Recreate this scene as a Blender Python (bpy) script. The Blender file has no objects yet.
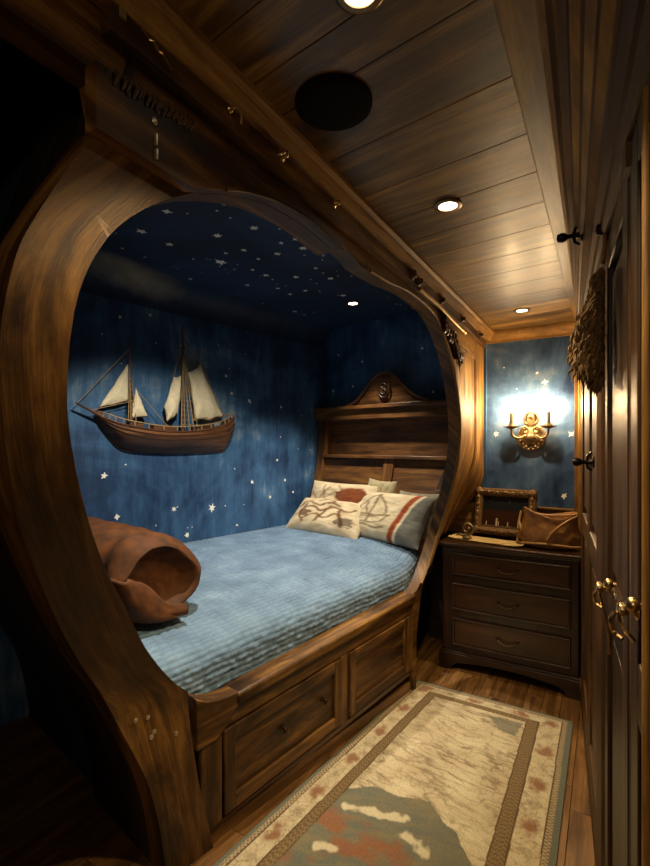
import bpy, bmesh, math, random
from mathutils import Vector, Matrix, noise
random.seed(7)
S = bpy.context.scene
COL = S.collection
PI = math.pi

# ------------------------------------------------------------------ basics
def cl(v, a=0.0, b=1.0): return max(a, min(b, v))
def lerp(a, b, t): return a + (b - a) * t
def sm(a, b, v):
    t = cl((v - a) / (b - a)); return t * t * (3 - 2 * t)
def lin(c): return c / 12.92 if c <= 0.04045 else ((c + 0.055) / 1.055) ** 2.4
def hx(h):
    h = h.lstrip('#'); return tuple(lin(int(h[i:i + 2], 16) / 255) for i in (0, 2, 4)) + (1.0,)
def mixc(a, b, t): return tuple(lerp(a[i], b[i], t) for i in range(3)) + (1.0,)
def fbm(x, y, z=0.0, o=4):
    s = 0; a = 0.5; f = 1
    for _ in range(o):
        s += a * noise.noise(Vector((x * f, y * f, z * f))); a *= 0.5; f *= 2.03
    return s
def segd(p, a, b):
    ax, ay = a; bx, by = b; dx, dy = bx - ax, by - ay
    L = dx * dx + dy * dy
    t = cl(((p[0] - ax) * dx + (p[1] - ay) * dy) / L) if L else 0
    return math.hypot(p[0] - ax - dx * t, p[1] - ay - dy * t)
def polyd(p, pts): return min(segd(p, pts[i], pts[i + 1]) for i in range(len(pts) - 1))
def inpoly(p, poly):
    r = False; n = len(poly); j = n - 1
    for i in range(n):
        xi, yi = poly[i]; xj, yj = poly[j]
        if (yi > p[1]) != (yj > p[1]) and p[0] < (xj - xi) * (p[1] - yi) / (yj - yi) + xi: r = not r
        j = i
    return r
def catmull(pts, n=6, closed=False):
    out = []; P = [Vector(p) for p in pts]; m = len(P)
    for i in range(m if closed else m - 1):
        g = (lambda k: P[k % m]) if closed else (lambda k: P[max(0, min(m - 1, k))])
        p0, p1, p2, p3 = g(i - 1), g(i), g(i + 1), g(i + 2)
        for k in range(n):
            t = k / n
            out.append(0.5 * ((2 * p1) + (p2 - p0) * t + (2 * p0 - 5 * p1 + 4 * p2 - p3) * t * t + (3 * p1 - p0 - 3 * p2 + p3) * t ** 3))
    if not closed: out.append(P[-1].copy())
    return out

# ------------------------------------------------------------------ materials
def new_mat(name):
    m = bpy.data.materials.new(name); m.use_nodes = True
    nt = m.node_tree; b = nt.nodes['Principled BSDF']
    return m, nt, b
def N(nt, t, **kw):
    n = nt.nodes.new(t)
    for k, v in kw.items():
        if k in n.inputs: n.inputs[k].default_value = v
        else: setattr(n, k, v)
    return n
def ramp(nt, stops):
    r = nt.nodes.new('ShaderNodeValToRGB'); e = r.color_ramp.elements
    while len(e) > 1: e.remove(e[-1])
    e[0].position, e[0].color = stops[0]
    for p, c in stops[1:]:
        x = e.new(p); x.color = c
    return r
def mixrgb(nt, mode, fac, a, b):
    m = nt.nodes.new('ShaderNodeMix'); m.data_type = 'RGBA'; m.blend_type = mode
    if isinstance(fac, (int, float)): m.inputs[0].default_value = fac
    else: nt.links.new(fac, m.inputs[0])
    for s, v in ((6, a), (7, b)):
        if isinstance(v, tuple): m.inputs[s].default_value = v
        else: nt.links.new(v, m.inputs[s])
    return m.outputs[2]
def simple(name, col, rough=0.5, metal=0.0, bump=0.0, scale=60.0, var=0.25, spec=0.5):
    m, nt, b = new_mat(name); L = nt.links.new
    tc = N(nt, 'ShaderNodeTexCoord')
    n = N(nt, 'ShaderNodeTexNoise', Scale=scale, Detail=5.0); L(tc.outputs['Object'], n.inputs['Vector'])
    c = hx(col)
    r = ramp(nt, [(0.25, tuple(x * (1 - var) for x in c[:3]) + (1,)), (0.75, tuple(min(1, x * (1 + var)) for x in c[:3]) + (1,))])
    L(n.outputs['Fac'], r.inputs['Fac']); L(r.outputs['Color'], b.inputs['Base Color'])
    b.inputs['Roughness'].default_value = rough; b.inputs['Metallic'].default_value = metal
    b.inputs['Specular IOR Level'].default_value = spec
    if bump:
        bp = N(nt, 'ShaderNodeBump', Strength=bump, Distance=0.004); L(n.outputs['Fac'], bp.inputs['Height']); L(bp.outputs['Normal'], b.inputs['Normal'])
    return m
def wood(name, dark, mid, light, rough=0.4, grain=1.0, wear=0.6, bump=0.25, spec=0.5, stretch=11.0, coat=0.0):
    """grain runs along u of the 'grain' UV map (metres)"""
    m, nt, b = new_mat(name); L = nt.links.new
    uv = N(nt, 'ShaderNodeUVMap', uv_map='grain')
    mp = N(nt, 'ShaderNodeMapping'); mp.inputs['Scale'].default_value = (1.0, stretch, 1.0); L(uv.outputs['UV'], mp.inputs['Vector'])
    n1 = N(nt, 'ShaderNodeTexNoise', Scale=1.6 * grain, Detail=7.0, Roughness=0.6, Distortion=0.7); L(mp.outputs['Vector'], n1.inputs['Vector'])
    r1 = ramp(nt, [(0.3, hx(dark)), (0.5, hx(mid)), (0.68, hx(light))]); L(n1.outputs['Fac'], r1.inputs['Fac'])
    mp2 = N(nt, 'ShaderNodeMapping'); mp2.inputs['Scale'].default_value = (2.0, 60.0, 1.0); L(uv.outputs['UV'], mp2.inputs['Vector'])
    n2 = N(nt, 'ShaderNodeTexNoise', Scale=4.0 * grain, Detail=4.0, Roughness=0.7); L(mp2.outputs['Vector'], n2.inputs['Vector'])
    r2 = ramp(nt, [(0.3, (0.45, 0.42, 0.4, 1)), (0.6, (1, 1, 1, 1))]); L(n2.outputs['Fac'], r2.inputs['Fac'])
    c = mixrgb(nt, 'MULTIPLY', 0.75, r1.outputs['Color'], r2.outputs['Color'])
    n3 = N(nt, 'ShaderNodeTexNoise', Scale=3.2, Detail=6.0, Roughness=0.65, Distortion=0.4)
    mp3 = N(nt, 'ShaderNodeMapping'); mp3.inputs['Scale'].default_value = (0.8, 2.2, 1.0); mp3.inputs['Location'].default_value = (3.7, 1.3, 0); L(uv.outputs['UV'], mp3.inputs['Vector']); L(mp3.outputs['Vector'], n3.inputs['Vector'])
    r3 = ramp(nt, [(0.36, (0.22, 0.19, 0.17, 1)), (0.55, (1, 1, 1, 1))]); L(n3.outputs['Fac'], r3.inputs['Fac'])
    c = mixrgb(nt, 'MULTIPLY', wear, c, r3.outputs['Color'])
    L(c, b.inputs['Base Color'])
    mr = N(nt, 'ShaderNodeMapRange'); mr.inputs[3].default_value = rough - 0.08; mr.inputs[4].default_value = rough + 0.14
    L(n3.outputs['Fac'], mr.inputs[0]); L(mr.outputs[0], b.inputs['Roughness'])
    b.inputs['Specular IOR Level'].default_value = spec
    b.inputs['Coat Weight'].default_value = coat; b.inputs['Coat Roughness'].default_value = 0.2
    bp = N(nt, 'ShaderNodeBump', Strength=bump, Distance=0.003)
    ad = N(nt, 'ShaderNodeMath', operation='ADD'); L(n2.outputs['Fac'], ad.inputs[0]); L(n1.outputs['Fac'], ad.inputs[1])
    L(ad.outputs[0], bp.inputs['Height']); L(bp.outputs['Normal'], b.inputs['Normal'])
    return m
def painted(name, rough=0.9, sheen=0.0, bump=0.3, scale=300.0, spec=0.2):
    m, nt, b = new_mat(name); L = nt.links.new
    at = N(nt, 'ShaderNodeAttribute', attribute_name='Col')
    L(at.outputs['Color'], b.inputs['Base Color'])
    tc = N(nt, 'ShaderNodeTexCoord'); n = N(nt, 'ShaderNodeTexNoise', Scale=scale, Detail=3.0); L(tc.outputs['Object'], n.inputs['Vector'])
    bp = N(nt, 'ShaderNodeBump', Strength=bump, Distance=0.003); L(n.outputs['Fac'], bp.inputs['Height']); L(bp.outputs['Normal'], b.inputs['Normal'])
    b.inputs['Roughness'].default_value = rough; b.inputs['Specular IOR Level'].default_value = spec
    b.inputs['Sheen Weight'].default_value = sheen
    return m
def emit(name, col, strength):
    m, nt, b = new_mat(name)
    b.inputs['Base Color'].default_value = (0.8, 0.7, 0.5, 1); b.inputs['Emission Color'].default_value = col; b.inputs['Emission Strength'].default_value = strength
    return m
def mural(name, stops, streak=1.0, nebula=False):
    m, nt, b = new_mat(name); L = nt.links.new
    tc = N(nt, 'ShaderNodeTexCoord')
    n1 = N(nt, 'ShaderNodeTexNoise', Scale=1.5, Detail=8.0, Roughness=0.62, Distortion=0.6); L(tc.outputs['Object'], n1.inputs['Vector'])
    mp = N(nt, 'ShaderNodeMapping'); mp.inputs['Scale'].default_value = (9.0, 9.0, 1.6); L(tc.outputs['Object'], mp.inputs['Vector'])
    n2 = N(nt, 'ShaderNodeTexNoise', Scale=1.3, Detail=6.0, Roughness=0.7); L(mp.outputs['Vector'], n2.inputs['Vector'])
    ad = N(nt, 'ShaderNodeMath', operation='MULTIPLY_ADD'); L(n2.outputs['Fac'], ad.inputs[0]); ad.inputs[1].default_value = 0.5 * streak; L(n1.outputs['Fac'], ad.inputs[2])
    r = ramp(nt, stops); L(ad.outputs[0], r.inputs['Fac'])
    c = r.outputs['Color']
    if nebula:      # the pale painted galaxy band
        mp4 = N(nt, 'ShaderNodeMapping', vector_type='POINT'); mp4.inputs['Location'].default_value = (2.33 * 7.0, -1.85 * 2.0, -2.43 * 8.0)
        mp4.inputs['Scale'].default_value = (7.0, 2.0, 8.0)
        nn = N(nt, 'ShaderNodeTexNoise', Scale=5.0, Detail=5.0); L(tc.outputs['Object'], nn.inputs['Vector'])
        vm = N(nt, 'ShaderNodeVectorMath', operation='MULTIPLY_ADD'); L(nn.outputs['Color'], vm.inputs[0]); vm.inputs[1].default_value = (0.10, 0.25, 0.08); L(tc.outputs['Object'], vm.inputs[2])
        L(vm.outputs[0], mp4.inputs['Vector'])
        gr = N(nt, 'ShaderNodeTexGradient', gradient_type='SPHERICAL'); L(mp4.outputs['Vector'], gr.inputs['Vector'])
        mu0 = N(nt, 'ShaderNodeMath', operation='MULTIPLY'); L(gr.outputs['Fac'], mu0.inputs[0]); L(n1.outputs['Fac'], mu0.inputs[1])
        mu = N(nt, 'ShaderNodeMath', operation='MULTIPLY', use_clamp=True); L(mu0.outputs[0], mu.inputs[0]); mu.inputs[1].default_value = 2.2
        c = mixrgb(nt, 'MIX', mu.outputs[0], c, hx('#b4ab8e'))
    L(c, b.inputs['Base Color']); b.inputs['Roughness'].default_value = 0.55; b.inputs['Specular IOR Level'].default_value = 0.3
    bp = N(nt, 'ShaderNodeBump', Strength=0.25, Distance=0.004); L(n2.outputs['Fac'], bp.inputs['Height']); L(bp.outputs['Normal'], b.inputs['Normal'])
    return m

M = {}
M['frame'] = wood('berth_wood', '#2a1908', '#69471f', '#9c7236', rough=0.46, wear=1.0, coat=0.0, spec=0.35)
M['panel'] = wood('panel_wood', '#4a3013', '#8f682f', '#be9550', rough=0.55, wear=0.55, coat=0.0, spec=0.35)
M['ceil'] = wood('ceiling_wood', '#38280d', '#7b5c25', '#ae8843', rough=0.36, wear=0.75, coat=0.03, stretch=14, spec=0.45)
M['ceil_dark'] = wood('ceiling_wood_dark', '#2c1e0b', '#5f451d', '#926d33', rough=0.36, wear=0.8, coat=0.03, stretch=14, spec=0.45)
M['ceil_pale'] = wood('ceiling_wood_pale', '#4a3614', '#8e6c32', '#bd974e', rough=0.36, wear=0.7, coat=0.03, stretch=14, spec=0.45)
M['head'] = wood('headboard_wood', '#2a1809', '#6a4520', '#8f622f', rough=0.42, wear=0.7)
M['floor'] = wood('floor_wood', '#412912', '#745026', '#9a7040', rough=0.38, wear=0.5, coat=0.2)
M['espresso'] = wood('espresso_wood', '#160b06', '#2b170d', '#3d2213', rough=0.33, wear=0.4, coat=0.25)
M['dresser_panel'] = wood('dresser_panel_wood', '#251208', '#42240f', '#56321a', rough=0.3, wear=0.4, coat=0.2)
M['dresser_top'] = wood('dresser_top_wood', '#23120a', '#3d2414', '#553520', rough=0.28, wear=0.4, coat=0.4)
M['wardrobe'] = wood('wardrobe_wood', '#26160a', '#573a1c', '#7e5930', rough=0.46, wear=0.5, coat=0.0, spec=0.4)
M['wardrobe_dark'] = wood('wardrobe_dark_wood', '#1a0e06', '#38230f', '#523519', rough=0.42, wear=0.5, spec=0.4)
M['darkwood'] = wood('dark_wood', '#120a05', '#241409', '#3a2210', rough=0.5, wear=0.6)
M['ship'] = wood('ship_wood', '#2f1a10', '#6a4329', '#93643f', rough=0.5, wear=0.4)
M['mural'] = mural('night_sky_mural', [(0.4, hx('#101b2c')), (0.66, hx('#243f62')), (0.84, hx('#3f6790')), (1.0, hx('#8aa3b4'))])
M['mural_ceiling'] = mural('night_sky_ceiling', [(0.45, hx('#18253a')), (0.72, hx('#263c5c')), (0.95, hx('#3d5878'))], 0.6, True)
M['mural_hall'] = mural('hall_night_mural', [(0.5, hx('#1a2f54')), (0.64, hx('#46658f')), (0.76, hx('#8294ac')), (0.92, hx('#c8cac2'))], 0.4)
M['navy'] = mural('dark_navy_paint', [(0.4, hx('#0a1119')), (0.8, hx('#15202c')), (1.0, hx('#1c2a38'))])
M['star'] = simple('star_paint', '#f4f3ea', 0.6, var=0.05)
M['iron'] = simple('black_iron', '#0d0b0a', 0.35, 0.6, 0.2, 90)
M['brass'] = simple('aged_brass', '#c4aa7c', 0.3, 1.0, 0.15, 70)
M['silver'] = simple('pale_metal', '#d8ccb0', 0.3, 0.8)
M['gold'] = simple('gilt', '#8f7a5a', 0.45, 0.7, 0.5, 120)
M['bronze'] = simple('bronze', '#4a3826', 0.35, 0.85, 0.2, 90)
M['mirrorframe'] = simple('carved_gilt_wood', '#7c6140', 0.5, 0.35, 0.8, 110, 0.5)
M['sail'] = simple('sail_canvas', '#ddd3b4', 0.9, 0, 0.35, 40, 0.1)
M['rope'] = simple('rigging_rope', '#97805c', 0.9, 0, 0.2, 100)
M['speaker'] = simple('speaker_grille', '#0c0a08', 0.95, 0, 0.6, 500, 0.1, 0.1)
M['chrome'] = simple('light_trim_metal', '#6e5a3c', 0.3, 0.9)
M['suede'] = simple('rust_suede', '#562f0b', 0.8, 0, 0.7, 16, 0.65)
M['leather'] = simple('tan_leather', '#8a6034', 0.48, 0, 0.5, 30, 0.4)
M['leather_dark'] = simple('tan_leather_cord', '#a57b46', 0.5, 0, 0.3, 60, 0.2)
M['fur'] = simple('shaggy_wool', '#7d6240', 0.95, 0, 1.0, 60, 0.5)
M['candle'] = simple('candle_sleeve', '#4b4a33', 0.6)
M['bulb'] = emit('flame_bulb_glow', (1.0, 0.66, 0.32, 1), 800.0)
M['lamp'] = emit('downlight_lens_glow', (1.0, 0.86, 0.62, 1), 14.0)
M['paint'] = painted('painted_cloth', 0.92, 0.1, 0.5, 500)
M['rug'] = painted('rug_pile', 0.97, 0.15, 0.9, 420)
M['parch'] = painted('parchment', 0.8, 0, 0.4, 60)
M['picture'] = painted('picture_print', 0.25, 0, 0.0, 60, 0.5)
M['carve'] = wood('carved_wood', '#22120a', '#4d2f17', '#7a5229', rough=0.4, wear=0.3)
def quilt_mat():
    m, nt, b = new_mat('blue_quilt'); L = nt.links.new
    tc = N(nt, 'ShaderNodeTexCoord')
    n = N(nt, 'ShaderNodeTexNoise', Scale=6.0, Detail=6.0); L(tc.outputs['Object'], n.inputs['Vector'])
    r = ramp(nt, [(0.25, hx('#54708f')), (0.55, hx('#6d8cab')), (0.85, hx('#8ea8bf'))]); L(n.outputs['Fac'], r.inputs['Fac'])
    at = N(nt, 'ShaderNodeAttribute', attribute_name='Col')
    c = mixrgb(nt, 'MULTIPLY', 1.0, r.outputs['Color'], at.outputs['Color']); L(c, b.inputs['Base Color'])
    n2 = N(nt, 'ShaderNodeTexNoise', Scale=140.0, Detail=3.0); L(tc.outputs['Object'], n2.inputs['Vector'])
    bp = N(nt, 'ShaderNodeBump', Strength=0.4, Distance=0.003); L(n2.outputs['Fac'], bp.inputs['Height']); L(bp.outputs['Normal'], b.inputs['Normal'])
    b.inputs['Roughness'].default_value = 0.8; b.inputs['Sheen Weight'].default_value = 0.15
    return m
M['quilt'] = quilt_mat()

# ------------------------------------------------------------------ object helpers
def thing(name, label, cat, loc=(0, 0, 0), rotz=0.0, group=None):
    o = bpy.data.objects.new(name, None); o.empty_display_size = 0.05; COL.objects.link(o)
    o.location = loc; o.rotation_euler = (0, 0, rotz); o['label'] = label; o['category'] = cat
    if group: o['group'] = group
    return o
def tag(o, label, cat, group=None):
    o['label'] = label; o['category'] = cat
    if group: o['group'] = group
    return o
def recentre(o):
    """put a single-mesh thing's origin at the middle of its base"""
    me = o.data; xs = [v.co for v in me.vertices]
    c = Vector(((min(v.x for v in xs) + max(v.x for v in xs)) / 2, (min(v.y for v in xs) + max(v.y for v in xs)) / 2, min(v.z for v in xs)))
    me.transform(Matrix.Translation(-c)); o.location = o.location + c
    return o
def struct(o): o['kind'] = 'structure'; return o
def finish(me, name, mats, parent, world, smooth=35, bevel=0.0, seg=2):
    for m in (mats if isinstance(mats, (list, tuple)) else [mats]): me.materials.append(m)
    o = bpy.data.objects.new(name, me); COL.objects.link(o)
    if smooth:
        me.polygons.foreach_set('use_smooth', [True] * len(me.polygons)); me.set_sharp_from_angle(angle=math.radians(smooth))
    if bevel:
        md = o.modifiers.new('bevel', 'BEVEL'); md.width = bevel; md.segments = seg; md.limit_method = 'ANGLE'; md.angle_limit = math.radians(45); md.harden_normals = False
    if parent:
        o.parent = parent
        if world and parent.parent is None and parent.type == 'EMPTY': o.matrix_parent_inverse = parent.matrix_basis.inverted()
    return o

class MB:
    def __init__(s): s.v = []; s.uv = []; s.f = []; s.mi = []; s.col = []
    def add(s, verts, faces, mi=0, uvs=None, mat=None, grain='z'):
        b = len(s.v); ru, rv = random.random() * 7, random.random() * 7
        for i, p in enumerate(verts):
            p = Vector(p)
            if uvs: u = uvs[i]
            else:
                g = 'xyz'.index(grain); oth = [k for k in range(3) if k != g]
                u = (p[g] + ru, p[oth[0]] + p[oth[1]] + rv)
            s.uv.append(u); s.v.append(mat @ p if mat else p)
        for f in faces: s.f.append([b + i for i in f]); s.mi.append(mi)
    def box(s, x0, x1, y0, y1, z0, z1, grain='z', mi=0, mat=None):
        V = [(x, y, z) for x in (x0, x1) for y in (y0, y1) for z in (z0, z1)]
        s.add(V, [(0, 1, 3, 2), (4, 6, 7, 5), (0, 4, 5, 1), (2, 3, 7, 6), (0, 2, 6, 4), (1, 5, 7, 3)], mi, None, mat, grain)
    def prism(s, poly, y0, y1, mi=0, mat=None, grain='z'):
        """polygon in (x,z), extruded along y"""
        n = len(poly); V = [(p[0], y0, p[1]) for p in poly] + [(p[0], y1, p[1]) for p in poly]
        F = [tuple(range(n)), tuple(range(2 * n - 1, n - 1, -1))] + [(i, i + n, (i + 1) % n + n, (i + 1) % n) for i in range(n)]
        s.add(V, F, mi, None, mat, grain)
    def tube(s, path, r, n=8, mi=0, mat=None, cap=True):
        P = [Vector(p) for p in path]; R = r if isinstance(r, (list, tuple)) else [r] * len(P)
        V = []; F = []; prev = None; L = 0; U = []
        for i, p in enumerate(P):
            t = (P[min(i + 1, len(P) - 1)] - P[max(i - 1, 0)]).normalized()
            if prev is None:
                a = Vector((0, 0, 1)) if abs(t.z) < 0.9 else Vector((1, 0, 0)); nn = t.cross(a).normalized()
            else:
                nn = (prev - t * prev.dot(t)).normalized()
            prev = nn; bb = t.cross(nn)
            if i: L += (P[i] - P[i - 1]).length
            for k in range(n):
                a = 2 * PI * k / n; V.append(p + (nn * math.cos(a) + bb * math.sin(a)) * R[i]); U.append((L, a * R[i]))
        for i in range(len(P) - 1):
            for k in range(n): F.append((i * n + k, i * n + (k + 1) % n, (i + 1) * n + (k + 1) % n, (i + 1) * n + k))
        if cap: F.append(tuple(range(n - 1, -1, -1))); F.append(tuple(range((len(P) - 1) * n, len(P) * n)))
        s.add(V, F, mi, U, mat)
    def lathe(s, prof, n=20, mi=0, mat=None):
        """profile of (r,z) round local z"""
        V = []; F = []
        for r, z in prof:
            for k in range(n):
                a = 2 * PI * k / n; V.append((r * math.cos(a), r * math.sin(a), z))
        m = len(prof)
        for i in range(m - 1):
            for k in range(n): F.append((i * n + k, i * n + (k + 1) % n, (i + 1) * n + (k + 1) % n, (i + 1) * n + k))
        F.append(tuple(range(n - 1, -1, -1))); F.append(tuple(range((m - 1) * n, m * n)))
        s.add(V, F, mi, None, mat)
    def ball(s, c, r, mi=0, sc=(1, 1, 1), n=12, mat=None, fn=None):
        V = []; F = []; m = n // 2 + 2
        for i in range(m + 1):
            ph = PI * i / m
            for k in range(n):
                a = 2 * PI * k / n; d = Vector((math.sin(ph) * math.cos(a), math.sin(ph) * math.sin(a), math.cos(ph)))
                q = (fn(d) if fn else 1.0) * r
                V.append((c[0] + d.x * q * sc[0], c[1] + d.y * q * sc[1], c[2] + d.z * q * sc[2]))
        for i in range(m):
            for k in range(n): F.append((i * n + k, (i + 1) * n + k, (i + 1) * n + (k + 1) % n, i * n + (k + 1) % n))
        s.add(V, F, mi, None, mat)
    def build(s, name, mats, parent=None, world=False, smooth=35, bevel=0.0, cols=None, weld=True):
        me = bpy.data.meshes.new(name); me.from_pydata([tuple(p) for p in s.v], [], s.f)
        me.polygons.foreach_set('material_index', s.mi)
        uvl = me.uv_layers.new(name='grain')
        for l in me.loops: uvl.data[l.index].uv = s.uv[l.vertex_index]
        if cols:
            ca = me.color_attributes.new('Col', 'FLOAT_COLOR', 'POINT')
            for i, c in enumerate(cols): ca.data[i].color = c
        bm = bmesh.new(); bm.from_mesh(me)
        bmesh.ops.recalc_face_normals(bm, faces=bm.faces); bm.to_mesh(me); bm.free()
        me.update()
        return finish(me, name, mats, parent, world, smooth, bevel)

def grid(name, nu, nv, fn, colfn, mat, parent=None, world=False, thick=0.0, smooth=80):
    """fn(u,v)->point, colfn(u,v)->colour, u,v in 0..1; a closed sheet when thick>0"""
    b = MB(); V = []; C = []; U = []
    for j in range(nv + 1):
        for i in range(nu + 1):
            u, v = i / nu, j / nv; V.append(Vector(fn(u, v))); U.append((u, v))
            C.append(colfn(u, v) if colfn else (1, 1, 1, 1))
    F = [(j * (nu + 1) + i, j * (nu + 1) + i + 1, (j + 1) * (nu + 1) + i + 1, (j + 1) * (nu + 1) + i) for j in range(nv) for i in range(nu)]
    if thick:
        k = len(V)
        for p in list(V): V.append(p - Vector((0, 0, thick)))
        C += C; U += U
        F += [tuple(k + a for a in reversed(f)) for f in list(F)]
        w = nu + 1
        rim = [i for i in range(w)] + [j * w + nu for j in range(1, nv + 1)] + [nv * w + i for i in range(nu - 1, -1, -1)] + [j * w for j in range(nv - 1, 0, -1)]
        F += [(rim[i], rim[(i + 1) % len(rim)], rim[(i + 1) % len(rim)] + k, rim[i] + k) for i in range(len(rim))]
    b.add(V, F, 0, U)
    return b.build(name, mat, parent, world, smooth, cols=C)

# ------------------------------------------------------------------ frames of reference
BN = Vector((0.984, -0.179, 0)).normalized(); BB = Vector((0.179, 0.984, 0)).normalized()      # across / along the berth
def bed(p, b, z): return BN * p + BB * b + Vector((0, 0, z))
BEDROT = math.atan2(-0.179, 0.984)

def X(y, z):
    """hall-side face of the berth surround: upright above, bellying out towards the bed below"""
    b = -1.19 + 0.182 * (cl(y, 0.9, 2.6) - 1.216) - 0.062 * cl((y - 2.6) / 0.8)
    k1 = cl((y - 2.2) / 0.7); k2 = cl((y - 2.9) / 0.5)
    z0 = 0.5 + 0.05 * k1 + 0.2 * k2; z1 = 1.7 - 0.1 * k1 - 0.4 * k2
    t = sm(z0, z1, z)
    return b * (1 - t) - (0.72 + 0.026 * sm(2.7, 3.4, y)) * t
def ring_uv(y, z):
    a = math.atan2(z - 1.25, y - 1.65); return (a * 1.05, math.hypot(y - 1.65, (z - 1.25)))
YC = [(0, 1.13), (.3, 1.08), (.6, 1.0), (.75, .88), (1.0, .69), (1.2, .55), (1.4, .435), (1.6, .387), (1.75, .43), (1.9, .55), (2.1, .7)]
YC = [(p.x, p.y) for p in catmull([(a, c, 0) for a, c in YC], 8)]
def post_uv(y, z):
    for (a, c), (d, e) in zip(YC, YC[1:]):
        if z <= d: return (z * 1.15, y - lerp(c, e, (z - a) / (d - a)))
    return (z, y - 0.7)
def y_uv(y, z): return (y, z)
def z_uv(y, z): return (z, y)
def slab(name, poly, t, off, mat, parent=None, uvf=y_uv, bevel=0.006, cut=True, world=True):
    """board of thickness t cut to the (y,z) outline and bent to the face X"""
    bm = bmesh.new()
    f = bm.faces.new([bm.verts.new((0, p[0], p[1])) for p in poly])
    f.normal_update(); bmesh.ops.triangulate(bm, faces=[f])
    if cut:
        zs = [p[1] for p in poly]; ys = [p[0] for p in poly]
        z = math.floor(min(zs) / 0.05) * 0.05
        while z < max(zs):
            bmesh.ops.bisect_plane(bm, geom=bm.verts[:] + bm.edges[:] + bm.faces[:], plane_co=(0, 0, z), plane_no=(0, 0, 1)); z += 0.05
        y = math.floor(min(ys) / 0.1) * 0.1
        while y < max(ys):
            bmesh.ops.bisect_plane(bm, geom=bm.verts[:] + bm.edges[:] + bm.faces[:], plane_co=(0, y, 0), plane_no=(0, 1, 0)); y += 0.1
    ex = bmesh.ops.extrude_face_region(bm, geom=bm.faces[:], use_keep_orig=True)
    for v in ex['geom']:
        if isinstance(v, bmesh.types.BMVert): v.co.x -= t
    bmesh.ops.recalc_face_normals(bm, faces=bm.faces)
    uvl = bm.loops.layers.uv.new('grain'); r = random.random() * 5
    for fc in bm.faces:
        for l in fc.loops:
            u, v = uvf(l.vert.co.y, l.vert.co.z); l[uvl].uv = (u + r, v + l.vert.co.x + r)
    for v in bm.verts: v.co.x += X(v.co.y, v.co.z) + off
    me = bpy.data.meshes.new(name); bm.to_mesh(me); bm.free()
    return finish(me, name, mat, parent, world, 40, bevel)
def F(y, z, off=0.0): return Vector((X(y, z) + off, y, z))

def planks(name, ys, x0, x1, slope, z0, z1, mat, xref=-0.4, gap=0.0016):
    """boards laid across the hall; ys are the joints at x = xref"""
    b = MB()
    for a, c in zip(ys, ys[1:]):
        g = gap / 2; V = []; U = []; ru, rv = random.random() * 9, random.random() * 9
        for x in (x0, x1):
            for yy in (a + g, c - g):
                for z in (z0, z1): V.append((x, yy + slope * (x - xref), z)); U.append((x + ru, yy + z + rv))
        b.add(V, [(0, 1, 3, 2), (4, 6, 7, 5), (0, 4, 5, 1), (2, 3, 7, 6), (0, 2, 6, 4), (1, 5, 7, 3)], random.choice((0, 0, 1, 2)), U)
    return b.build(name, mat, smooth=0, bevel=0.0015)

def star_poly(b, c, ux, uy, nrm, r, mi=1):
    """small hand painted five point splat lying on a wall"""
    k = random.choice((4, 5, 5, 6)); V = []; a0 = random.random() * PI
    for i in range(2 * k):
        rr = r * (random.uniform(0.75, 1.25) if i % 2 == 0 else random.uniform(0.4, 0.55)); a = a0 + PI * i / k
        V.append(c + ux * math.cos(a) * rr + uy * math.sin(a) * rr + nrm * 0.0015)
    V.append(c + nrm * 0.0015)
    b.add(V, [(i, (i + 1) % (2 * k), 2 * k) for i in range(2 * k)], mi)

# ================================================================== SETTING
CZ = 2.2
# floor boards run along the hall
b = MB(); x = -3.0
while x < 0.75:
    y = -1.65 - random.random() * 0.6
    while y < 3.5:
        L = random.uniform(0.5, 1.1); y1 = min(y + L, 3.5)
        if y1 > -1.65: b.box(x + 0.0008, x + 0.0892, max(y, -1.65) + 0.0008, y1 - 0.0008, -0.03, 0.0, 'y')
        y = y1
    x += 0.09
struct(b.build('floor', M['floor'], smooth=0, bevel=0.0015))
b = MB(); b.box(-3.2, 0.9, -1.7, 3.7, -0.06, -0.031, 'y'); struct(b.build('floor_base', M['darkwood'], smooth=0))
ys = [-1.75, -1.4, -1.1, -0.8, -0.5, -0.2, 0.05, 0.28, 0.47, 0.635, 0.76, 0.87, 1.085, 1.30, 1.49, 1.68, 1.86, 2.05, 2.24, 2.43, 2.63, 2.83, 3.03, 3.23, 3.52]
struct(planks('ceiling', ys, -0.735, 0.7, -0.13, CZ, CZ + 0.02, [M['ceil'], M['ceil_dark'], M['ceil_pale']]))
b = MB(); b.box(-0.82, 0.9, -1.75, 3.52, CZ + 0.021, CZ + 0.06, 'y'); b.box(-3.2, -0.72, -1.75, 0.5, CZ, CZ + 0.05, 'y'); struct(b.build('ceiling_backing', M['darkwood'], smooth=0))
b = MB(); b.box(-0.168, -0.05, 0.45, 3.4, CZ - 0.012, CZ, 'y'); struct(b.build('trim_1', M['ceil'], smooth=0, bevel=0.003))

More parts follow.
